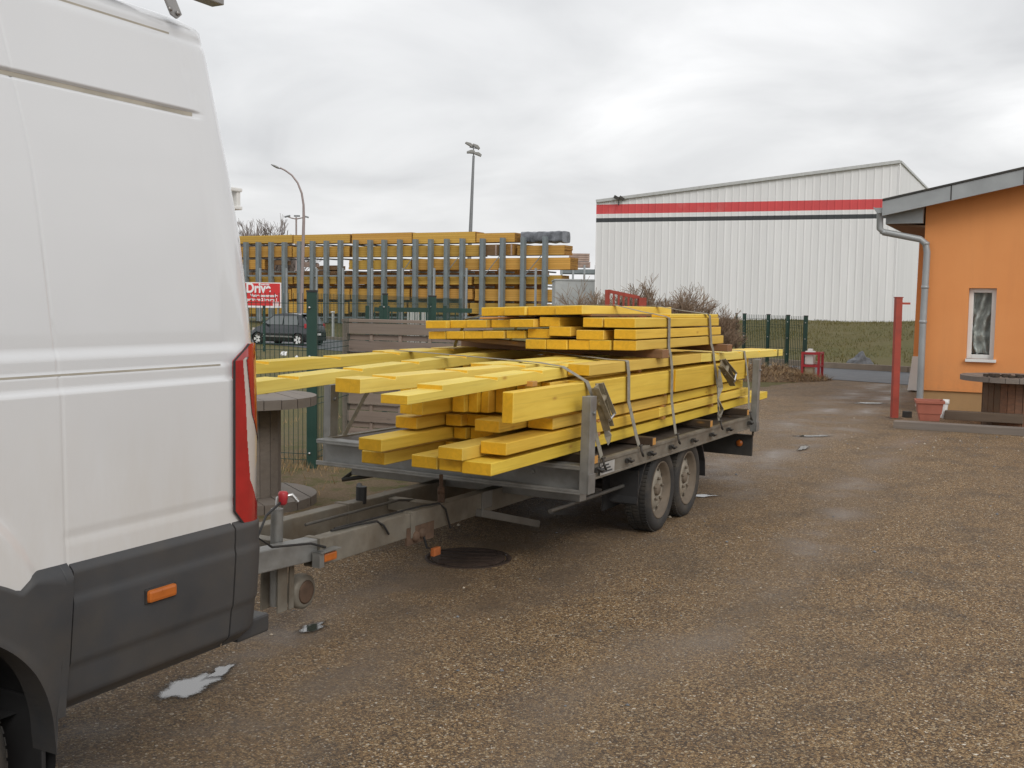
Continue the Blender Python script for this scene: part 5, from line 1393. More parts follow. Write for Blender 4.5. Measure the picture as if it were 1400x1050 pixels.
def rafter(p, q, w, h, notches, label, lap=0.0, mat='pale'):
    """a rafter from its front near-side top corner p to a rear one q; notches are distances from the front"""
    p, q = Vector(p), Vector(q); d = q-p; Ln = d.length
    x = d.normalized(); y = Vector((0, 0, 1)).cross(x).normalized(); z = x.cross(y)
    m = Matrix((( x.x, y.x, z.x, p.x), (x.y, y.y, z.y, p.y), (x.z, y.z, z.z, p.z), (0, 0, 0, 1))) @ Matrix.Translation((Ln/2, 0, 0))
    top = []
    if lap: top += [(0, -.024), (lap, -.024), (lap, 0)]
    else: top += [(0, 0)]
    for n in notches: top += [(n-.11, 0), (n, -.018), (n+.004, 0)]
    top += [(Ln, 0)]
    poly = [(a-Ln/2, 0, b) for a, b in top] + [(Ln/2, 0, -h), (-Ln/2, 0, -h)]
    mb = MB(); n = len(poly)
    mb.prism(poly, (0, w, 0))
    o = mb.build('rafter', M[mat], m=LD @ m, bevel=.002, seg=1)
    return tag(o, label, 'rafter', 'long notched rafters on top of the load')
def ldp(u, v, t): return tpt(u, v, t, LDi)
def far_end(p, px, t1, Lr):
    """direction from front point p through a second measured point"""
    d = (px - p).normalized(); return p + d*Lr
p4a, p4b = ldp(557.6, 533.8, .085), ldp(752.8, 504.8, .20)
rafter(p4a, far_end(p4a, p4b, 0, 3.3), .14, .066, [.98, 1.62, 2.25], 'notched rafter jutting out nearest the big near beam, its end rebated', .34)
p3a, p3b = ldp(492.9, 518.6, .40), ldp(718, 499.3, .41)
rafter(p3a, far_end(p3a, p3b, 0, 4.2), .145, .068, [.30, 1.02, 1.75, 2.5], 'notched rafter left of the rebated one, its sawn end facing the van')
p2a, p2b = ldp(345, 522.6, 1.10), ldp(688, 480, 1.30)
dd = (p2b-p2a).normalized(); rafter(p2a - dd*.55, p2a + dd*4.4, .14, .068, [.95, 1.6, 2.3, 3.0], 'long notched rafter running forward behind the van, the nearer of two')
p1a, p1b = ldp(344, 496, 1.58), ldp(635, 475.7, 1.60)
dd = (p1b-p1a).normalized(); rafter(p1a - dd*.6, p1a + dd*4.6, .14, .068, [.75, 1.45, 2.15, 2.9], 'long notched rafter running forward behind the van, the farther of two')
rafter((-.95, 1.79, 1.268), (2.1, 1.79, 1.268), .13, .06, [.35, .8], 'short rafter lying at the far edge of the load, beyond the two long ones')
rafter((-1.66, .55, 1.266), (1.4, .52, 1.266), .15, .06, [], 'plain board lying between the two jutting rafters\' rear parts')
rafter((-1.3, .062, 1.272), (.98, .062, 1.268), .145, .068, [], 'thick short board on the near edge beside the first strap', mat='yellow')
rafter((1.0, .065, 1.266), (3.85, .065, 1.222), .15, .066, [.5, 1.2, 1.9, 2.55], 'notched rafter overhanging the trailer\'s rear at the near edge')
rafter((1.0, .235, 1.266), (3.8, .235, 1.224), .15, .066, [.5, 1.2, 1.9, 2.5], 'second notched rafter overhanging the rear, just behind the near one')
rafter((1.2, .80, 1.266), (3.6, .80, 1.236), .15, .066, [], 'board under the rear of the short stack, deeper in the load')
# brown cross bearers under the short stack
for s, t0, t1, lab in ((.03, .0, 1.76, 'brown plank lying across the load under the short stack\'s front'), (1.62, -.02, 1.7, 'brown plank lying across the load under the short stack\'s rear')):
    c = Vector((s, (t0+t1)/2, 1.302)); mb = MB(); l = t1-t0; mb.box(-l/2, l/2, -.055, .055, -.031, .031)
    tag(mb.build('cross_plank', M['brown_wood'], m=LD @ Matrix.Translation(c) @ Matrix.Rotation(PI/2 - .09, 4, 'Z'), bevel=.004, seg=1), lab, 'plank', 'brown planks under the short stack')
# the short stack
T = dict(T1=(1.404, .068, -.030, .08), T2=(1.479, .066, -.022, .073), T3=(1.557, .066, -.020, .08), F1=(1.443, .057, -.047, .92), F2=(1.529, .058, -.046, .81))
def trow(ly, items):
    """a layer that dips slightly towards the far side: top height, thickness, fall, where the height was taken"""
    zt_, th_, sl, tr_ = T[ly]
    for it in items:
        s0, s1, t0, t1, lab = it[:5]; dz = it[5] if len(it) > 5 else 0
        z1 = zt_ + sl*((t0+t1)/2 - tr_) + dz
        plank(s0, s1, t0, t1, z1-th_, z1, lab, yaw=jy()*1.0, roll=sl*.8, group='yellow planks of the short upper stack')
od = ['first', 'second', 'third', 'fourth', 'fifth', 'sixth', 'seventh', 'eighth', 'ninth', 'tenth']
e = [.07, .245, .41, .575, .74, .905]
trow('T1', [(-.5 + rnd(-.012, .012), 1.66 + rnd(-.05, .02), e[i]+.002, e[i+1]-.002, 'yellow plank in the short stack\'s lowest layer, %s from the near side' % od[i]) for i in range(5)])
e = [.918, 1.072, 1.257, 1.422, 1.578, 1.733]
trow('F1', [(-.5 + rnd(-.03, .02), 1.55, e[i]+.002, e[i+1]-.002, 'plank in the lower row at the short stack\'s left part, %s from the left' % od[4-i]) for i in range(5)])
trow('T2', [(-.5, 1.58, .073, .235, 'near side plank of the short stack\'s second layer'), (-.12, 1.5, .24, .297, 'set back narrow plank in the second layer of the short stack'),
            (-.5, 1.5, .302, .51, 'plank of the short stack\'s second layer right of a set back one', -.008), (-.52, 1.55, .553, .72, 'plank in the second layer of the short stack, right of its middle gap', .014), (-.48, 1.5, .727, .90, 'plank in the second layer of the short stack, middle of its front', -.004)])
e = [.812, 1.01, 1.215, 1.385, 1.545, 1.73]
trow('F2', [(-.5 + (-.05, .03, -.02, .02, -.03)[i], 1.5, e[i]+.002, e[i+1]-.002, 'plank in the upper row at the short stack\'s left part, %s from the left' % od[4-i]) for i in range(5)])
trow('T3', [(-.5, 1.51, .078, .306, 'wide near side plank of the short stack\'s third layer'), (-.5, 1.4, .312, .46, 'second plank in the short stack\'s third layer, beside the wide one'), (.15, 1.4, .47, .63, 'deeply set back plank in the short stack\'s third layer'),
            (-.5, 1.3, .648, .805, 'lone plank end left of the gap in the short stack\'s third layer')])
c = Vector((-.34, 1.30, 1.352)); mb = MB(); mb.box(-.37, .37, -.05, .05, -.018, .018)
tag(mb.build('cross_plank', M['brown_wood'], m=LD @ Matrix.Translation(c) @ Matrix.Rotation(PI/2, 4, 'Z') @ Matrix.Rotation(-.04, 4, 'Y'), bevel=.003, seg=1), 'short brown plank across, under the short stack\'s left part', 'plank', 'brown planks under the short stack')
plank(-.12, 1.4, 1.02, 1.5, 1.516, 1.532, 'wide pale thin board lying at the left on the short stack', 'orange_wood', group='yellow planks of the short upper stack', name='thin_board', cat='board', roll=-.046)
plank(-.4, .9, .44, .52, 1.5585, 1.574, 'thin brown batten under the short stack\'s topmost planks', 'brown_wood', name='batten', cat='batten', group=None, bev=.001)
for s0, t0, t1, lab in ((-.55, .45, .655, 'topmost plank of the short stack, rightmost'), (-.52, .66, .885, 'topmost plank of the short stack, second from the right'), (-.55, .892, 1.06, 'topmost plank of the short stack, second from the left'), (-.5, 1.068, 1.275, 'topmost plank of the short stack, leftmost and lowest')):
    tc = (t0+t1)/2; zc = 1.634 - .045*(tc-.45) - .03
    plank(s0, 1.35, t0, t1, zc-.031, zc+.031, lab, roll=-.045, group='yellow planks of the short upper stack')
plank(.3, 1.55, .10, .25, 1.5575, 1.585, 'thin yellow board on the near rear corner of the short stack', group='yellow planks of the short upper stack')

# ================================================================== STRAPS
def ribbon(mb, pts, w=.05, th=.003, axis=Vector((1, 0, 0)), twist=None):
    pts = [Vector(p) for p in pts]; v = []; k = len(pts)
    for i, p in enumerate(pts):
        d = (pts[min(i+1, k-1)] - pts[max(i-1, 0)]).normalized()
        ax = axis if not twist else (Matrix.Rotation(twist[i], 3, d) @ axis)
        wv = (ax - d*ax.dot(d)).normalized()*w/2; nv = wv.normalized().cross(d)*th/2
        v += [p-wv-nv, p+wv-nv, p+wv+nv, p-wv+nv]
    f = [(3, 2, 1, 0), tuple(4*(k-1)+j for j in range(4))]
    for i in range(k-1):
        for j in range(4): f.append((i*4+j, i*4+(j+1)%4, i*4+4+(j+1)%4, i*4+4+j))
    return mb.add(v, f)
def strap(pts, label, hookp, ratch=None, hang=None):
    r = empty('ratchet_strap', LD @ Matrix.Translation(Vector(pts[-1])), label, 'strap', 'webbing straps over the lumber')
    base = Vector(pts[-1])
    mb = MB(); ribbon(mb, [Vector(p)-base for p in pts]); mb.build('webbing', M['webbing'], r)
    mb = MB(); h = Vector(hookp)-base
    mb.tube([h + Vector((0, .0, .05)), h + Vector((-.012, -.01, .02)), h + Vector((0, -.02, -.015)), h + Vector((.02, -.005, -.005))], .008, 8)
    mb.tube([h + Vector((-.025, 0, .055)), h + Vector((.025, 0, .055))], .007, 8); mb.build('hook', M['darksteel'], r)
    if ratch:
        a, b = Vector(ratch[0])-base, Vector(ratch[1])-base; d = (b-a).normalized()
        sd = Vector((0, -1, 0)); wx = d.cross(sd).normalized()
        mb = MB()
        for sgn in (-1, 1):
            mb.bar(a + wx*.032*sgn + sd*.02, b + wx*.030*sgn + sd*.03, .006, .05, up=sd)
            mb.bar(a + wx*.04*sgn + sd*.035, a.lerp(b, .72) + wx*.04*sgn + sd*.07, .005, .03, up=sd)
        mb.tube([a.lerp(b, .32) + wx*.045 + sd*.03, a.lerp(b, .32) - wx*.045 + sd*.03], .022, 12)
        mb.bar(a + sd*.015, b + sd*.02, .05, .012, up=sd)
        mb.build('ratchet', M['ratchet'], r)
        mb = MB(); mb.tube([a.lerp(b, .72) + wx*.045 + sd*.07, a.lerp(b, .72) - wx*.045 + sd*.07], .009, 8); mb.tube([a.lerp(b, .34) + wx*.05 + sd*.03, a.lerp(b, .34) - wx*.05 + sd*.03], .008, 8); mb.build('ratchet_handle', M['chrome'], r)
    if hang:
        mb = MB(); ribbon(mb, [Vector(p)-base for p in hang], .045, .003, twist=[(.0 if i == 0 else 1.1*math.sin(i*1.6)) for i in range(len(hang))]); mb.build('loose_webbing', M['webbing'], r)
zr = .66
r0 = ldp(812, 527, -.0); r1 = ldp(826, 585, -.03)
strap([(-1.28, 1.93, .66), (-1.12, 1.86, .95), (-.93, 1.735, 1.262), (-.93, 1.72, 1.276), (-.95, 1.58, 1.277), (-1.15, 1.0, 1.276), (-1.33, .4, 1.272), (-1.40, .20, 1.26), (-1.37, .07, 1.185), (-1.36, .05, 1.17), (-1.345, .02, 1.09), (-1.30, .01, .86), (-1.24, -.012, .70)],
      'foremost ratchet strap over the notched rafters, ratchet beside the front stake', (-1.24, -.025, .64), (r0, r1), [r1 + Vector((0, 0, .02)), r1 + Vector((.02, -.02, -.05)), r1 + Vector((.04, -.02, -.1))])
strap([(.35, 1.95, .66), (.36, 1.9, 1.15), (.36, 1.86, 1.28), (.1, 1.3, 1.281), (-.03, 1.05, 1.283), (-.4, .5, 1.276), (-.66, .2, 1.277), (-.68, .06, 1.277), (-.68, .052, 1.268), (-.67, .045, 1.19), (-.665, .04, 1.0), (-.60, .0, .76), (-.58, -.012, .70)],
      'second strap from the front, passing under the short stack', (-.575, -.025, .645))
strap([(.15, 1.95, .66), (.12, 1.85, 1.3), (.1, 1.74, 1.50), (.08, 1.30, 1.605), (.06, .90, 1.627), (.05, .45, 1.643), (.08, .25, 1.60), (.16, .08, 1.567), (.17, .062, 1.555), (.17, .058, 1.34), (.2, .05, 1.275), (.21, .04, 1.17), (.21, .035, .95), (.20, -.01, .70)],
      'third strap from the front, drawn down the side of the short stack', (.205, -.025, .645))
q0 = ldp(983, 496, .0); q1 = ldp(998, 523, -.03)
strap([(1.1, 1.95, .66), (1.08, 1.85, 1.3), (1.05, 1.74, 1.50), (1.02, 1.30, 1.605), (1.0, .90, 1.627), (.98, .45, 1.643), (1.05, .25, 1.61), (1.18, .08, 1.59), (1.19, .064, 1.57), (1.25, .06, 1.34), (1.30, .055, 1.275), (1.32, .045, 1.17), (1.36, .02, .96), (1.32, -.01, .70)],
      'fourth strap with a ratchet and twisted loose webbing on the rear half', (1.325, -.025, .645), (q0, q1), [q0 + Vector((-.02, -.01, -.05)), ldp(985, 530, -.02), ldp(982, 545, -.03), ldp(987, 558, -.025), ldp(984, 570, -.02)])
strap([(2.3, 1.95, .66), (2.3, 1.9, 1.1), (2.3, 1.0, 1.262), (2.3, .4, 1.262), (2.3, .22, 1.26), (2.3, .06, 1.25), (2.3, .03, 1.1), (2.29, -.0, .9), (2.27, -.012, .70)],
      'rearmost thin strap just ahead of the rear stake', (2.275, -.025, .64))
mb = MB(); ribbon(mb, [(3.62, .06, 1.155), (3.62, .06, 1.232), (3.62, .4, 1.235), (3.62, .4, 1.15), (3.62, .06, 1.155)], .02, .004); tag(mb.build('band', M['black'], m=LD), 'thin black band binding the rafters that overhang the rear', 'band')
# ================================================================== VAN
VW = 2.02
van = empty('delivery_van', FR @ Matrix.Translation((-5.72, VW/2, 0)), 'white high roof panel van with dark lower cladding towing the trailer', 'van')
VO = Vector((-5.72, VW/2, 0))
def vp(name, mb, mat, bevel=0, parent=None, recalc=True):
    if parent is None: mb.v = [tuple(Vector(p) - VO) for p in mb.v]; parent = van
    else: mb.v = [tuple(Vector(p) - VO) for p in mb.v]
    return mb.build(name, mat, parent, bevel=bevel, recalc=recalc)
def interp(tab, x):
    if x <= tab[0][0]: return tab[0][1]
    for (a, fa_), (b, fb_) in zip(tab, tab[1:]):
        if x <= b:
            k = (x-a)/(b-a); return fa_ + (fb_-fa_)*k
    return tab[-1][1]
REAR = [(.40, -4.385), (.60, -4.358), (.82, -4.338), (1.14, -4.333), (1.49, -4.343), (1.67, -4.36), (1.9, -4.38), (2.1, -4.405), (2.34, -4.435), (2.5, -4.45), (2.7, -4.50)]
def srear(z): return interp(REAR, z)
def inset(z):
    return .11*((z-1.5)/1.0)**1.6 if z > 1.5 else 0.0
def bx(x, c, w): return max(0.0, 1-abs(x-c)/w)
def feat(s, z):
    """pressings of the side panel, inwards positive"""
    t = 0.0
    t += .009*sstep(.014, .006, abs(z-2.259))*sstep(-4.59, -4.61, s)                                   # roof groove
    se = -4.51 + (-4.646+4.51)*max(0, min(1, (z-1.52)/.73))
    if z > 1.38: t += sstep(se+.035, se-.01, s)*sstep(2.275, 2.245, z)*(.004 + .005*sstep(1.372, 1.388, z) + .005*sstep(1.426, 1.432, z) + .010*sstep(1.470, 1.502, z) if z < 1.52 else .004 + .020*sstep(2.15, 1.52, z))*(1 if z > 1.52 else sstep(1.362, 1.392, z))
    sm = interp([(.9, -5.217), (1.5, -5.224), (2.02, -5.272), (2.27, -5.308), (2.44, -5.333)], z)
    if z < 2.46: t += .0032*bx(s, sm, .006)
    if z > 2.26 and z < 2.56: t += .004*bx(s, -4.594 - (z-2.267)*.27, .010)
    t += .008*sstep(.016, .005, abs(z-2.512))
    k = sstep(-4.53, -4.565, s)
    t += .006*bx(z, .957, .012)*sstep(-5.24, -5.20, s)*sstep(-4.50, -4.53, s)
    rr = ((s+5.72)/.445)**2 + ((max(z, .3)-.60)/.56)**2
    t -= .016*sstep(1.10, .90, rr)
    return t
zs = [.50 + .0125*i for i in range(68)] + [1.345 + .006*i for i in range(32)] + [1.538 + .0125*i for i in range(54)] + [2.21 + .004*i for i in range(25)] + [2.3125 + .0125*i for i in range(18)]
Rc = .13
roofpts = []
zt_, it_ = zs[-1], inset(zs[-1])
for i in range(1, 13):
    a = PI/2*i/12; roofpts.append((it_ + (VW/2 - it_)*(1-math.cos(a))**1.0, zt_ + .165*math.sin(a)))
def station(s, ins=0.0, rear=0.0, front=None):
    """ring of body points: right side up, roof, left side down; rear>0 measures back from the rear face"""
    ring = []
    def P(s_, t, z): return (s_, t, z)
    hz = front[0] if front else 99; fi = front[1] if front else 0.0
    def sx(z): return srear(z) - rear if s is None else s
    right = []
    for z in zs:
        ss = sx(z); zz = min(z, hz)
        right.append((ss, inset(zz) + ins + fi + (feat(ss, z) if not front else 0), zz))
    top = []
    for t, z in roofpts:
        zz = min(z, hz); zi = z if s is None else zz
        top.append((sx(z) if s is None else s, max(t, ins+fi+inset(min(zz, 2.53))), (zz - (ins*.35 if s is None else 0))))
    left = [(a, VW-b, c) for a, b, c in right]; topl = [(a, VW-b, c) for a, b, c in top[:-1]]
    return right + top + list(reversed(topl)) + list(reversed(left))
rings = []
for i in range(6, -1, -1):
    ph = PI/2*i/6; rings.append(station(None, Rc*(1-math.cos(ph)), Rc*(1-math.sin(ph))))
# blend from rear-sloped rings to plain stations
nb = 14
for i in range(1, nb+1):
    k = i/nb
    r0_ = station(None, 0, Rc + .001); s1 = -4.78
    ring = []
    for (a, b, c) in r0_:
        ss = a + (s1-a)*k; ring.append((ss, b, c))
    # features follow the true position
    m = len(zs); L_ = len(ring)
    for j, z in enumerate(zs):
        ss = ring[j][0]; t = inset(z) + feat(ss, z); ring[j] = (ss, t, z); ring[L_-1-j] = (ring[L_-1-j][0], VW-t, z)
    rings.append(ring)
s = -4.78
while s > -6.35: s -= (.005 if -5.35 < s < -5.19 else .02); rings.append(station(s))
for s in (-6.6, -7.0, -7.6, -8.2, -8.6): rings.append(station(s))
for s, hz, fi in ((-8.75, 2.64, .02), (-8.95, 2.45, .04), (-9.25, 2.02, .06), (-9.5, 1.62, .07), (-9.62, 1.42, .08), (-9.9, 1.28, .12), (-10.15, 1.12, .2), (-10.25, .95, .32), (-10.28, .7, .4)):
    rings.append(station(s, front=(hz, fi)))
nR = len(rings[0]); mb = MB(); v = [p for r in rings for p in r]
f = []; sm = []
def inarch(s, z, c=-5.72): return (s-c)**2 + (z-.33)**2 < .50**2
for i in range(len(rings)-1):
    for j in range(nR-1):
        a = rings[i][j]; b = rings[i+1][j+1]
        sc, zc = (a[0]+b[0])/2, (a[2]+b[2])/2
        if zc < .9 and (inarch(sc, zc) or (sc < -8.6 and inarch(sc, zc, -9.35))): continue
        if i == 0 and False: continue
        f.append((i*nR+j, (i+1)*nR+j, (i+1)*nR+j+1, i*nR+j+1))
# rear face: bridge right to left
for j in range(nR//2 - 1):
    f.append((j, j+1, nR-2-j, nR-1-j))
e = (len(rings)-1)*nR
for j in range(nR//2 - 1): f.append((e+j, e+nR-1-j, e+nR-2-j, e+j+1))
mb.add(v, f, 0, True)
# floor
mb.add([(-10.2, .3, .44), (-4.4, .1, .44), (-4.4, VW-.1, .44), (-10.2, VW-.3, .44)], [(0, 1, 2, 3)], 1)
body = vp('body', mb, [M['van'], M['black']])
# dirt and sealant in the pressed grooves
mb = MB()
def gline(pts, w):
    for (a, b) in zip(pts, pts[1:]):
        A_ = [Vector((a[0], inset(a[1]) + feat(a[0], a[1]) - .0015, a[1] - w)), Vector((b[0], inset(b[1]) + feat(b[0], b[1]) - .0015, b[1] - w)), Vector((b[0], inset(b[1]) + feat(b[0], b[1]) - .0015, b[1] + w)), Vector((a[0], inset(a[1]) + feat(a[0], a[1]) - .0015, a[1] + w))]
        mb.add(A_, [(0, 1, 2, 3)])
n = 40
for x0, ln, z, w in ((-6.3, 1.68, 2.259, .0065), (-5.2, .67, .957, .004), (-6.3, 1.73, 1.428, .003), (-6.3, 1.62, 2.513, .004)):
    mb = MB(); gline([(x0 + ln*i/n, z) for i in range(n+1)], w); vp('seam_dirt', mb, M['vangroove'], recalc=False)

# surface that wraps from the side round the rear corner: a = distance along the wrap
def wrap(z, a, off=0.0):
    """a<0 on the flank (distance ahead of the corner), then round the corner, then across the rear"""
    sr = srear(z); i0 = inset(z)
    arc = Rc*PI/2
    if a <= 0: return Vector((sr - Rc + a, i0 - off, z))
    if a <= arc:
        ph = a/Rc; return Vector((sr - Rc + (Rc+off)*math.sin(ph), i0 + Rc - (Rc+off)*math.cos(ph), z))
    return Vector((sr + off, i0 + Rc + (a-arc), z))
def mirror(mbsrc):
    m2 = MB(); m2.v = [(x, VW-y, z) for x, y, z in mbsrc.v]; m2.f = [tuple(reversed(q)) for q in mbsrc.f]; m2.m = list(mbsrc.m); m2.sm = list(mbsrc.sm); return m2
def clad(a0, a1, name, ztop=.88, zbot=.452, bulge=.020, arch=False):
    """strip of grey cladding; a measured along the wrap at sill height"""
    mb = MB(); ns = max(6, int((a1-a0)/.02)); nz = 44
    def off(z):
        k = (z-zbot)/(ztop-zbot)
        o = bulge*sstep(1.0, .96, k)*1.0
        o += .006*sstep(.80, .74, k) - .010*sstep(.34, .30, k)*.6
        o -= .035*sstep(.1, 0, k)
        return o
    def fn(a, z): return wrap(z, a, off(z))
    aa = [a0 + (a1-a0)*i/ns for i in range(ns+1)]; zz = [zbot + (ztop-zbot)*i/nz for i in range(nz+1)]
    if arch:        # lip that follows the round wheel opening
        s_of = lambda a: a - 4.36 - Rc
        lo = lambda s: .33 + math.sqrt(max(0, .455**2 - (s+5.72)**2)) if abs(s+5.72) < .455 else zbot
        def hi(s):
            d = abs(s+5.72); c = .33 + math.sqrt(max(0, .605**2 - d*d)) if d < .605 else 0
            return max(c, .885 if d > .355 else .885 - (.355-d)*.8)
        aa = sorted([sa(-5.72 + .455*math.cos(PI*i/70)) for i in range(71)] + [sa(-5.72 + .4551)] + [sa(-5.72 - .4551)] + [sa(-5.72 + .455 + (.025)*i/3) for i in range(1, 4)] + [sa(-5.72 - .455 - .075*i/3) for i in range(1, 4)])
        def fa_(a, k):
            s = s_of(a); z0, z1 = lo(s), hi(s); z = z0 + (z1-z0)*k
            return wrap(z, a + (srear(.62) - srear(z))*0, .03*sstep(1.0, .93, k) + .004*sstep(.2, 0, k) + .0)
        mb.grid(fa_, aa, [i/24 for i in range(25)])
        mb.grid(lambda a, k: fa_(a, 0) + Vector((0, .10*k, 0)), aa, [0, 1], smooth=False)
        mb.grid(lambda a, k: fa_(a, 1) + Vector((0, .03*k, 0)), aa, [0, 1], smooth=False)
        mb.grid(lambda z, k: fa_(aa[-1], z) + Vector((0, .03*k, 0)), [0, 1], [0, 1], smooth=False)
        left = mirror(mb); vp(name, mb, M['clad'], recalc=False); vp(name, left, M['clad'], recalc=False); return
    mb.grid(fn, aa, zz)
    # returns at top and both ends give it thickness
    mb.grid(lambda a, k: wrap(ztop, a, off(ztop)*k - .003*(1-k)) + Vector((0, 0, .0)), aa, [0, 1], smooth=False)
    for ae in (a0, a1): mb.grid(lambda z, k: wrap(z, ae, off(z)*k - .012*(1-k)), zz, [0, 1], smooth=False)
    left = mirror(mb)
    mb.v = list(mb.v); o = vp(name, mb, M['clad'], recalc=False); vp(name, left, M['clad'], recalc=False); return o
# a at sill: s = sr - Rc + a  ->  a = s + 4.32 + .13 (sr ~ -4.32)
sa = lambda s: s + 4.36 + Rc
clad(sa(-5.232), sa(-4.560), 'side_cladding')
clad(sa(-4.552), .205, 'bumper_corner')
clad(sa(-6.25), sa(-5.240), 'arch_cladding', bulge=.03, arch=True)
clad(sa(-8.7), sa(-6.26), 'sill_cladding', ztop=.80)
mb = MB(); 
mb.grid(lambda t, z: Vector((srear(z) + .02, t, z)), [.33 + (VW-.66)*i/10 for i in range(11)], [.46 + .3*i/8 for i in range(9)]); mb.grid(lambda t, k: Vector((srear(.76) + .02 - .08*k, t, .76)), [.33 + (VW-.66)*i/10 for i in range(11)], [0, 1])
vp('rear_bumper', mb, M['clad'])
mb = MB(); mb.box(-4.47, -4.30, .03, .34, .43, .50); mb.box(-4.31, -4.27, .08, VW-.08, .44, .485); vp('rear_step', mb, M['clad'], .01)
# marker lamp
mb = MB(); mb.box(-4.945, -4.828, -.042, -.012, .703, .742); ml = vp('side_marker_lamp', mb, M['orange_lens'], .009)
mb = MB(); mb.box(-4.952, -4.821, -.031, -.012, .697, .748); vp('lamp_surround', mb, M['black'], .006)
# tail lamps
def tail(leftside):
    z0, z1 = .862, 1.497
    def bounds(z):
        k = (z-z0)/(z1-z0)
        s_left = interp([(.862, -4.47), (.92, -4.522), (1.44, -4.518), (1.497, -4.44)], z)
        return s_left - (srear(z) - Rc), Rc*1.42
    def fn(f_, z, o=.008):
        a, b = bounds(z); return wrap(z, a + (b-a)*f_, o)
    def white(f_, z):
        fr_ = f_*1.42
        lo = interp([(.93, .70), (1.02, .42), (1.16, .34), (1.30, .30), (1.45, .22)], z); hi = interp([(.93, 1.5), (1.10, 1.42), (1.14, 1.0), (1.18, .72), (1.25, .50), (1.40, .37), (1.45, .33)], z)
        return .93 < z < 1.45 and lo < fr_ < hi
    mb = MB(); fs = [i/110 for i in range(111)]; zz = [z0 + (z1-z0)*i/220 for i in range(221)]
    mb.grid(lambda f_, z: fn(f_, z, .010 + .004*math.sin(PI*f_)), fs, zz, skip=white)
    for fe in (0, 1): mb.grid(lambda z, k: fn(fe, z, -.004 + .014*k), zz, [0, 1])
    for ze in (z0, z1): mb.grid(lambda f_, k: fn(f_, ze, -.004 + .014*k), fs, [0, 1])
    wb = MB(); wb.grid(lambda f_, z: fn(f_, z, .0075 + .004*math.sin(PI*f_)), fs, zz, skip=lambda f_, z: not white(f_, z))
    db = MB(); db.grid(lambda z, k: fn(0, z, .011 - .002*k) + Vector((-.010*k, 0, 0)), zz, [0, 1])
    for q in ([mb, wb, db] if leftside else []):
        m2 = mirror(q); q.v, q.f = m2.v, m2.f
    o = vp('tail_lamp', mb, M['tailred'], recalc=False)
    vp('reversing_lens', wb, M['tailwhite'], recalc=False, parent=o); vp('lamp_seal', db, M['black'], recalc=False, parent=o)
tail(False); tail(True)
# wheel arch liner, wheels, mud flap
for c in (-5.72, -9.35):
    for y0, y1 in ((.02, .36), (VW-.36, VW-.02)):
        mb = MB(); aa = [PI*i/24 - .2*(1-2*i/24) for i in range(25)]
        mb.grid(lambda a, y: Vector((c + .47*math.cos(a), y, .33 + .47*math.sin(a))), aa, [y0, y1]); vp('arch_liner', mb, M['black'], recalc=False)
        yy = y0 + .13 if y0 < 1 else y1 - .13; sg = 1 if y0 < 1 else -1
        m = Matrix.Translation(Vector((c, yy, .345))) @ Matrix.Rotation(PI/2*sg, 4, 'X')
        e = MB(); e.lathe([(.21, -.1), (.3, -.112), (.335, -.095), (.345, -.06), (.345, .06), (.335, .095), (.3, .112), (.21, .1)], 48, m, cap=False)
        for k in range(60):
            for w in (-.06, 0, .06): e.box(.342, .347, -.012, .012, w-.024, w+.024, m=m @ Matrix.Rotation(2*PI*k/60 + w, 4, 'Z'))
        o = vp('wheel', e, M['rubber'])
        e = MB(); e.lathe([(.21, .06), (.215, .1), (.2, .09), (.17, .03), (.1, .05), (.06, .085), (0, .09)], 32, m); vp('rim', e, M['rim'], parent=o)
mb = MB(); mb.box(-5.29, -5.275, .03, .28, .20, .50); vp('mud_flap', mb, M['black'], .004)
mb = MB(); mb.box(-9.8, -4.8, .4, VW-.4, .30, .44); vp('underbody', mb, M['black'])
# tow bar
mb = MB(); mb.bar((-4.7, VW/2-.06, .36), (-4.28, VW/2-.06, .36), .07, .07); mb.lathe([(.02, 0), (.02, .06), (.025, .07), (.02, .09), (0, .095)], 12, Matrix.Translation((-4.47, VW/2-.065, .395))); vp('tow_bar', mb, M['darksteel'])
# roof bar at the rear
mb = MB(); mb.prism([(-4.735, .085, 2.62), (-4.70, .085, 2.565), (-4.675, .085, 2.558), (-4.655, .085, 2.575), (-4.69, .10, 2.66), (-4.75, .10, 2.68)], (0, .008, 0))
for q in ((-4.675, 2.575), (-4.71, 2.58)): mb.lathe([(.008, 0), (.008, .006)], 8, Matrix.Translation((q[0], .085, q[1])) @ Matrix.Rotation(PI/2, 4, 'X'))
mb.bar((-4.72, .1, 2.655), (-4.72, .4, 2.72), .06, .01); vp('rack_bracket', mb, M['rackalu'])
mb = MB(); mb.box(-4.80, -4.69, .06, VW-.06, 2.70, 2.735); mb.box(-6.6, -4.44, .10, .155, 2.66, 2.70); mb.box(-6.6, -4.44, VW-.155, VW-.10, 2.66, 2.70); vp('roof_rack', mb, M['rackalu'], .004)
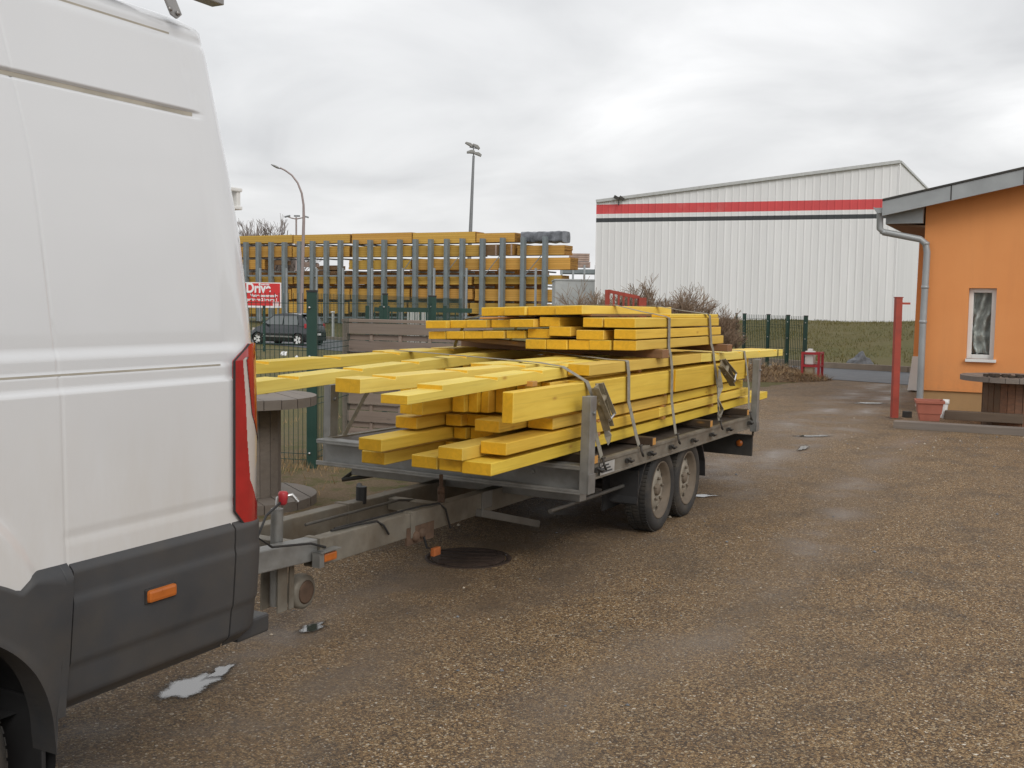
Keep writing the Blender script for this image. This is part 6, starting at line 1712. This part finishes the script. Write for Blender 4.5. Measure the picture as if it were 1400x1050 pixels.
# hinge strap on the rear doors, handles, plates
b0 = (Vector((srear(2.0), .0, 0)))
mb = MB()
for z in (1.0, 1.98, 2.06):
    pass
for z in (2.04, 1.975): mb.box(-4.45, -4.285, .16, .20, z, z+.014)
mb.box(-4.31, -4.29, .165, .195, 1.98, 2.05); vp('door_hinge', mb, M['upvc'], .004)
mb = MB(); mb.box(-4.30, -4.285, .85, 1.17, 1.02, 1.13); vp('number_plate', mb, M['upvc'], .003)
mb = MB(); mb.box(srear(1.5)-.002, srear(1.5)+.004, VW/2-.004, VW/2+.004, .85, 1.5); vp('door_gap', mb, M['black'])
for y in (.3, VW-.3-.55):
    mb = MB(); mb.grid(lambda t, z: Vector((srear(z) + .003, t, z)), [y, y+.55], [1.55 + .5*i/8 for i in range(9)], smooth=True); vp('rear_window', mb, M['glass'], recalc=False)
# cab windows, mirrors and lamps (ahead of the frame's edge)
for y, sg in ((0, -1), (VW, 1)):
    mb = MB(); mb.prism([(-8.55, y + sg*.003 - sg*.02, 1.35), (-9.35, y - sg*.06, 1.35), (-9.05, y - sg*.08, 1.95), (-8.55, y - sg*.045, 2.05)], (0, sg*.012, 0)); vp('cab_window', mb, M['glass'])
    mb = MB(); mb.box(-9.2, -9.1, *sorted((y + sg*.05, y + sg*.25)), 1.35, 1.72); vp('mirror', mb, M['black'], .03)
    mb = MB(); mb.box(-10.22, -10.05, *sorted((y - sg*.2, y - sg*.36)), .86, 1.08); vp('headlight', mb, M['tailwhite'], .03)
mb = MB(); mb.add([(-9.56, .22, 1.53), (-9.56, VW-.22, 1.53), (-8.97, VW-.25, 2.46), (-8.97, .25, 2.46)], [(0, 1, 2, 3)]); vp('windscreen', mb, M['glass'])

# ================================================================== PARKED CAR
cp = W(394, 470, 48)
hd = Vector((-.881, .473, 0)); zc = ground_z(cp.x, 48) + .03
car = empty('parked_car', Matrix.Translation((cp.x, 48, zc-.05)) @ Matrix.Rotation(math.atan2(hd.y, hd.x), 4, 'Z') @ Matrix.Scale(.95, 4), 'dark grey small five door hatchback on the road behind the fence', 'car')
Lh, CW = 1.74, .80     # half length, half width
prof_low = [(-1.70, .42), (-1.74, .62), (-1.70, .86), (-1.60, .98), (.9, .93), (1.15, .90), (1.50, .80), (1.70, .66), (1.74, .45), (1.68, .24), (-1.62, .24)]
def halfw(x, z):
    k = max(0, abs(x)/Lh); w = CW*(1 - .16*k**4)
    return w*(1 - .05*abs(z-.6)/.4)
belt = [(-1.62, .97), (-1.50, 1.18), (-1.28, 1.44), (-.9, 1.50), (-.2, 1.52), (.30, 1.46), (.62, 1.28), (1.02, .94)]
mb = MB(); nx = 60; nz = 14
def lowz(x):
    topz = interp([(-1.74, .62), (-1.70, .86), (-1.60, .98), (.9, .93), (1.15, .90), (1.50, .80), (1.70, .66), (1.74, .5)], x)
    return interp([(-1.74, .45), (-1.70, .30), (-1.62, .24), (1.66, .22), (1.74, .42)], x), topz
def arch_(x, z):
    return any((x-c)**2 + (z-.29)**2 < .335**2 for c in (-1.22, 1.22))
xsx = [-1.74 + 3.48*i/nx for i in range(nx+1)]
for sg in (-1, 1):
    mb.grid(lambda x, k: Vector((x, sg*(halfw(x, lowz(x)[0] + (lowz(x)[1]-lowz(x)[0])*k) - .035*max(0, k-.75)*4 + .02*math.sin(PI*min(1, k*1.4))), lowz(x)[0] + (lowz(x)[1]-lowz(x)[0])*k)), xsx, [i/nz for i in range(nz+1)], skip=lambda x, k: arch_(x, lowz(x)[0] + (lowz(x)[1]-lowz(x)[0])*k))
yw = lambda x, k: halfw(x, lowz(x)[1]) - .035
mb.grid(lambda x, k: Vector((x, yw(x, 0)*k, lowz(x)[1] + .03*(1-k*k))), xsx, [-1 + 2*i/8 for i in range(9)])
for xe in (-1.74, 1.74): mb.grid(lambda k, w: Vector((xe, w*halfw(xe, lowz(xe)[0] + (lowz(xe)[1]-lowz(xe)[0])*k), lowz(xe)[0] + (lowz(xe)[1]-lowz(xe)[0])*k)), [i/4 for i in range(5)], [-1 + 2*i/8 for i in range(9)])
# greenhouse
top = [(x, z) for x, z in belt]
def gh(i, w):
    x, z = top[i]; hw_ = (CW-.06) - .17*max(0, (z-.95)/.57)
    return Vector((x, w*hw_, z + .02*(1-w*w)))
mb.grid(gh, list(range(len(top))), [-1 + 2*i/8 for i in range(9)])
for sg in (-1, 1):
    mb.grid(lambda i, k: gh(i, sg).lerp(Vector((top[i][0], sg*(CW-.07), .93)), k), list(range(len(top))), [0, .5, 1])
cb = mb.build('body', M['carpaint'], car, recalc=False)
for sg in (-1, 1):
    mb = MB()
    def sidewin(x0, x1, xa, xb):
        y0, y1 = sg*(CW-.062), sg*(CW-.062-.125)
        mb.prism([(x0, y0, .99), (x1, y0, .98), (xb, y1, 1.38), (xa, y1, 1.40)], (0, sg*.012, 0))
    sidewin(-.28, .90, -.26, .33); sidewin(-1.22, -.34, -1.05, -.32); mb.build('side_windows', M['carglass'], car)
    mb = MB(); mb.prism([(-.95, sg*(CW+.012), .40), (.92, sg*(CW+.012), .40), (.80, sg*(CW+.014), .47), (-.90, sg*(CW+.014), .47)], (0, sg*.012, 0)); mb.build('sill_trim', M['galv'], car)
    mb = MB(); mb.box(-1.64, -1.56, *sorted((sg*.60, sg*.735)), .84, 1.05); mb.build('tail_lamp', M['redbright'], car, bevel=.02)
    mb = MB(); mb.box(.62, .75, *sorted((sg*.78, sg*.93)), .95, 1.06); mb.build('mirror', M['carpaint'], car, bevel=.03)
    mb = MB(); mb.box(1.45, 1.62, *sorted((sg*.5, sg*.70)), .68, .80); mb.build('headlight', M['tailwhite'], car, bevel=.03)
    for c in (-1.22, 1.22):
        m = Matrix.Translation((c, sg*.70, .29)) @ Matrix.Rotation(PI/2 if sg < 0 else -PI/2, 4, 'X')
        e = MB(); e.lathe([(.19, -.09), (.275, -.09), (.29, -.05), (.29, .06), (.275, .085), (.2, .09)], 28, m, cap=False); o = e.build('wheel', M['rubber'], car)
        e = MB(); e.lathe([(.2, .07), (.17, .06), (0, .06)], 24, m, mi=0)
        for k in range(5): e.prism([(.04, -.045, .075), (.185, -.062, .085), (.185, .062, .085), (.04, .045, .075)], (0, 0, .012), 1, m=m @ Matrix.Rotation(2*PI*k/5, 4, 'Z'))
        e.build('rim', [M['black'], M['upvc']], o)
        e = MB(); e.grid(lambda a, y: Vector((c + .34*math.cos(a), y, .29 + .34*math.sin(a))), [PI*i/16 for i in range(17)], sorted((sg*.5, sg*.80))); e.build('arch_liner', M['black'], car, recalc=False)
mb = MB(); mb.prism([(-1.625, -.52, 1.02), (-1.625, .52, 1.02), (-1.40, .45, 1.36), (-1.40, -.45, 1.36)], (-.012, 0, .008)); mb.build('rear_window', M['carglass'], car)
mb = MB(); mb.prism([(1.0, -.62, .97), (1.0, .62, .97), (.42, .52, 1.40), (.42, -.52, 1.40)], (.02, 0, .02)); mb.build('windscreen', M['carglass'], car)
mb = MB(); mb.box(-1.765, -1.745, -.25, .25, .50, .60); mb.build('number_plate', M['upvc'], car)
mb = MB(); mb.box(-1.40, -1.22, -.5, .5, 1.46, 1.50); mb.build('spoiler', M['carpaint'], car, bevel=.01)
mb = MB(); mb.box(-1.755, -1.60, -.70, .70, .24, .42); mb.build('bumper', M['black'], car, bevel=.03)
mb = MB(); mb.box(-1.5, 1.5, -.6, .6, .18, .3); mb.build('underbody', M['black'], car)
mb = MB(); mb.box(-1.752, -1.742, -.45, .45, .70, .715); mb.build('chrome_strip', M['galv'], car)

# manhole-like dark plate under the trailer
q = G(640, 764)
mb = MB(); mb.lathe([(.24, 0), (.235, .008), (0, .008)], 36); mb.lathe([(.28, -.02), (.28, .006), (.25, .006), (.25, 0)], 36, cap=False)
for i in range(5): mb.box(-.18, .18, -.18+.09*i-.012, -.18+.09*i+.012, .008, .013)
tag(mb.build('manhole_cover', M['iron'], m=Matrix.Translation((q.x, q.y, .004))), 'round rusty manhole cover in the gravel under the drawbar', 'manhole cover')
bpy.context.view_layer.update()
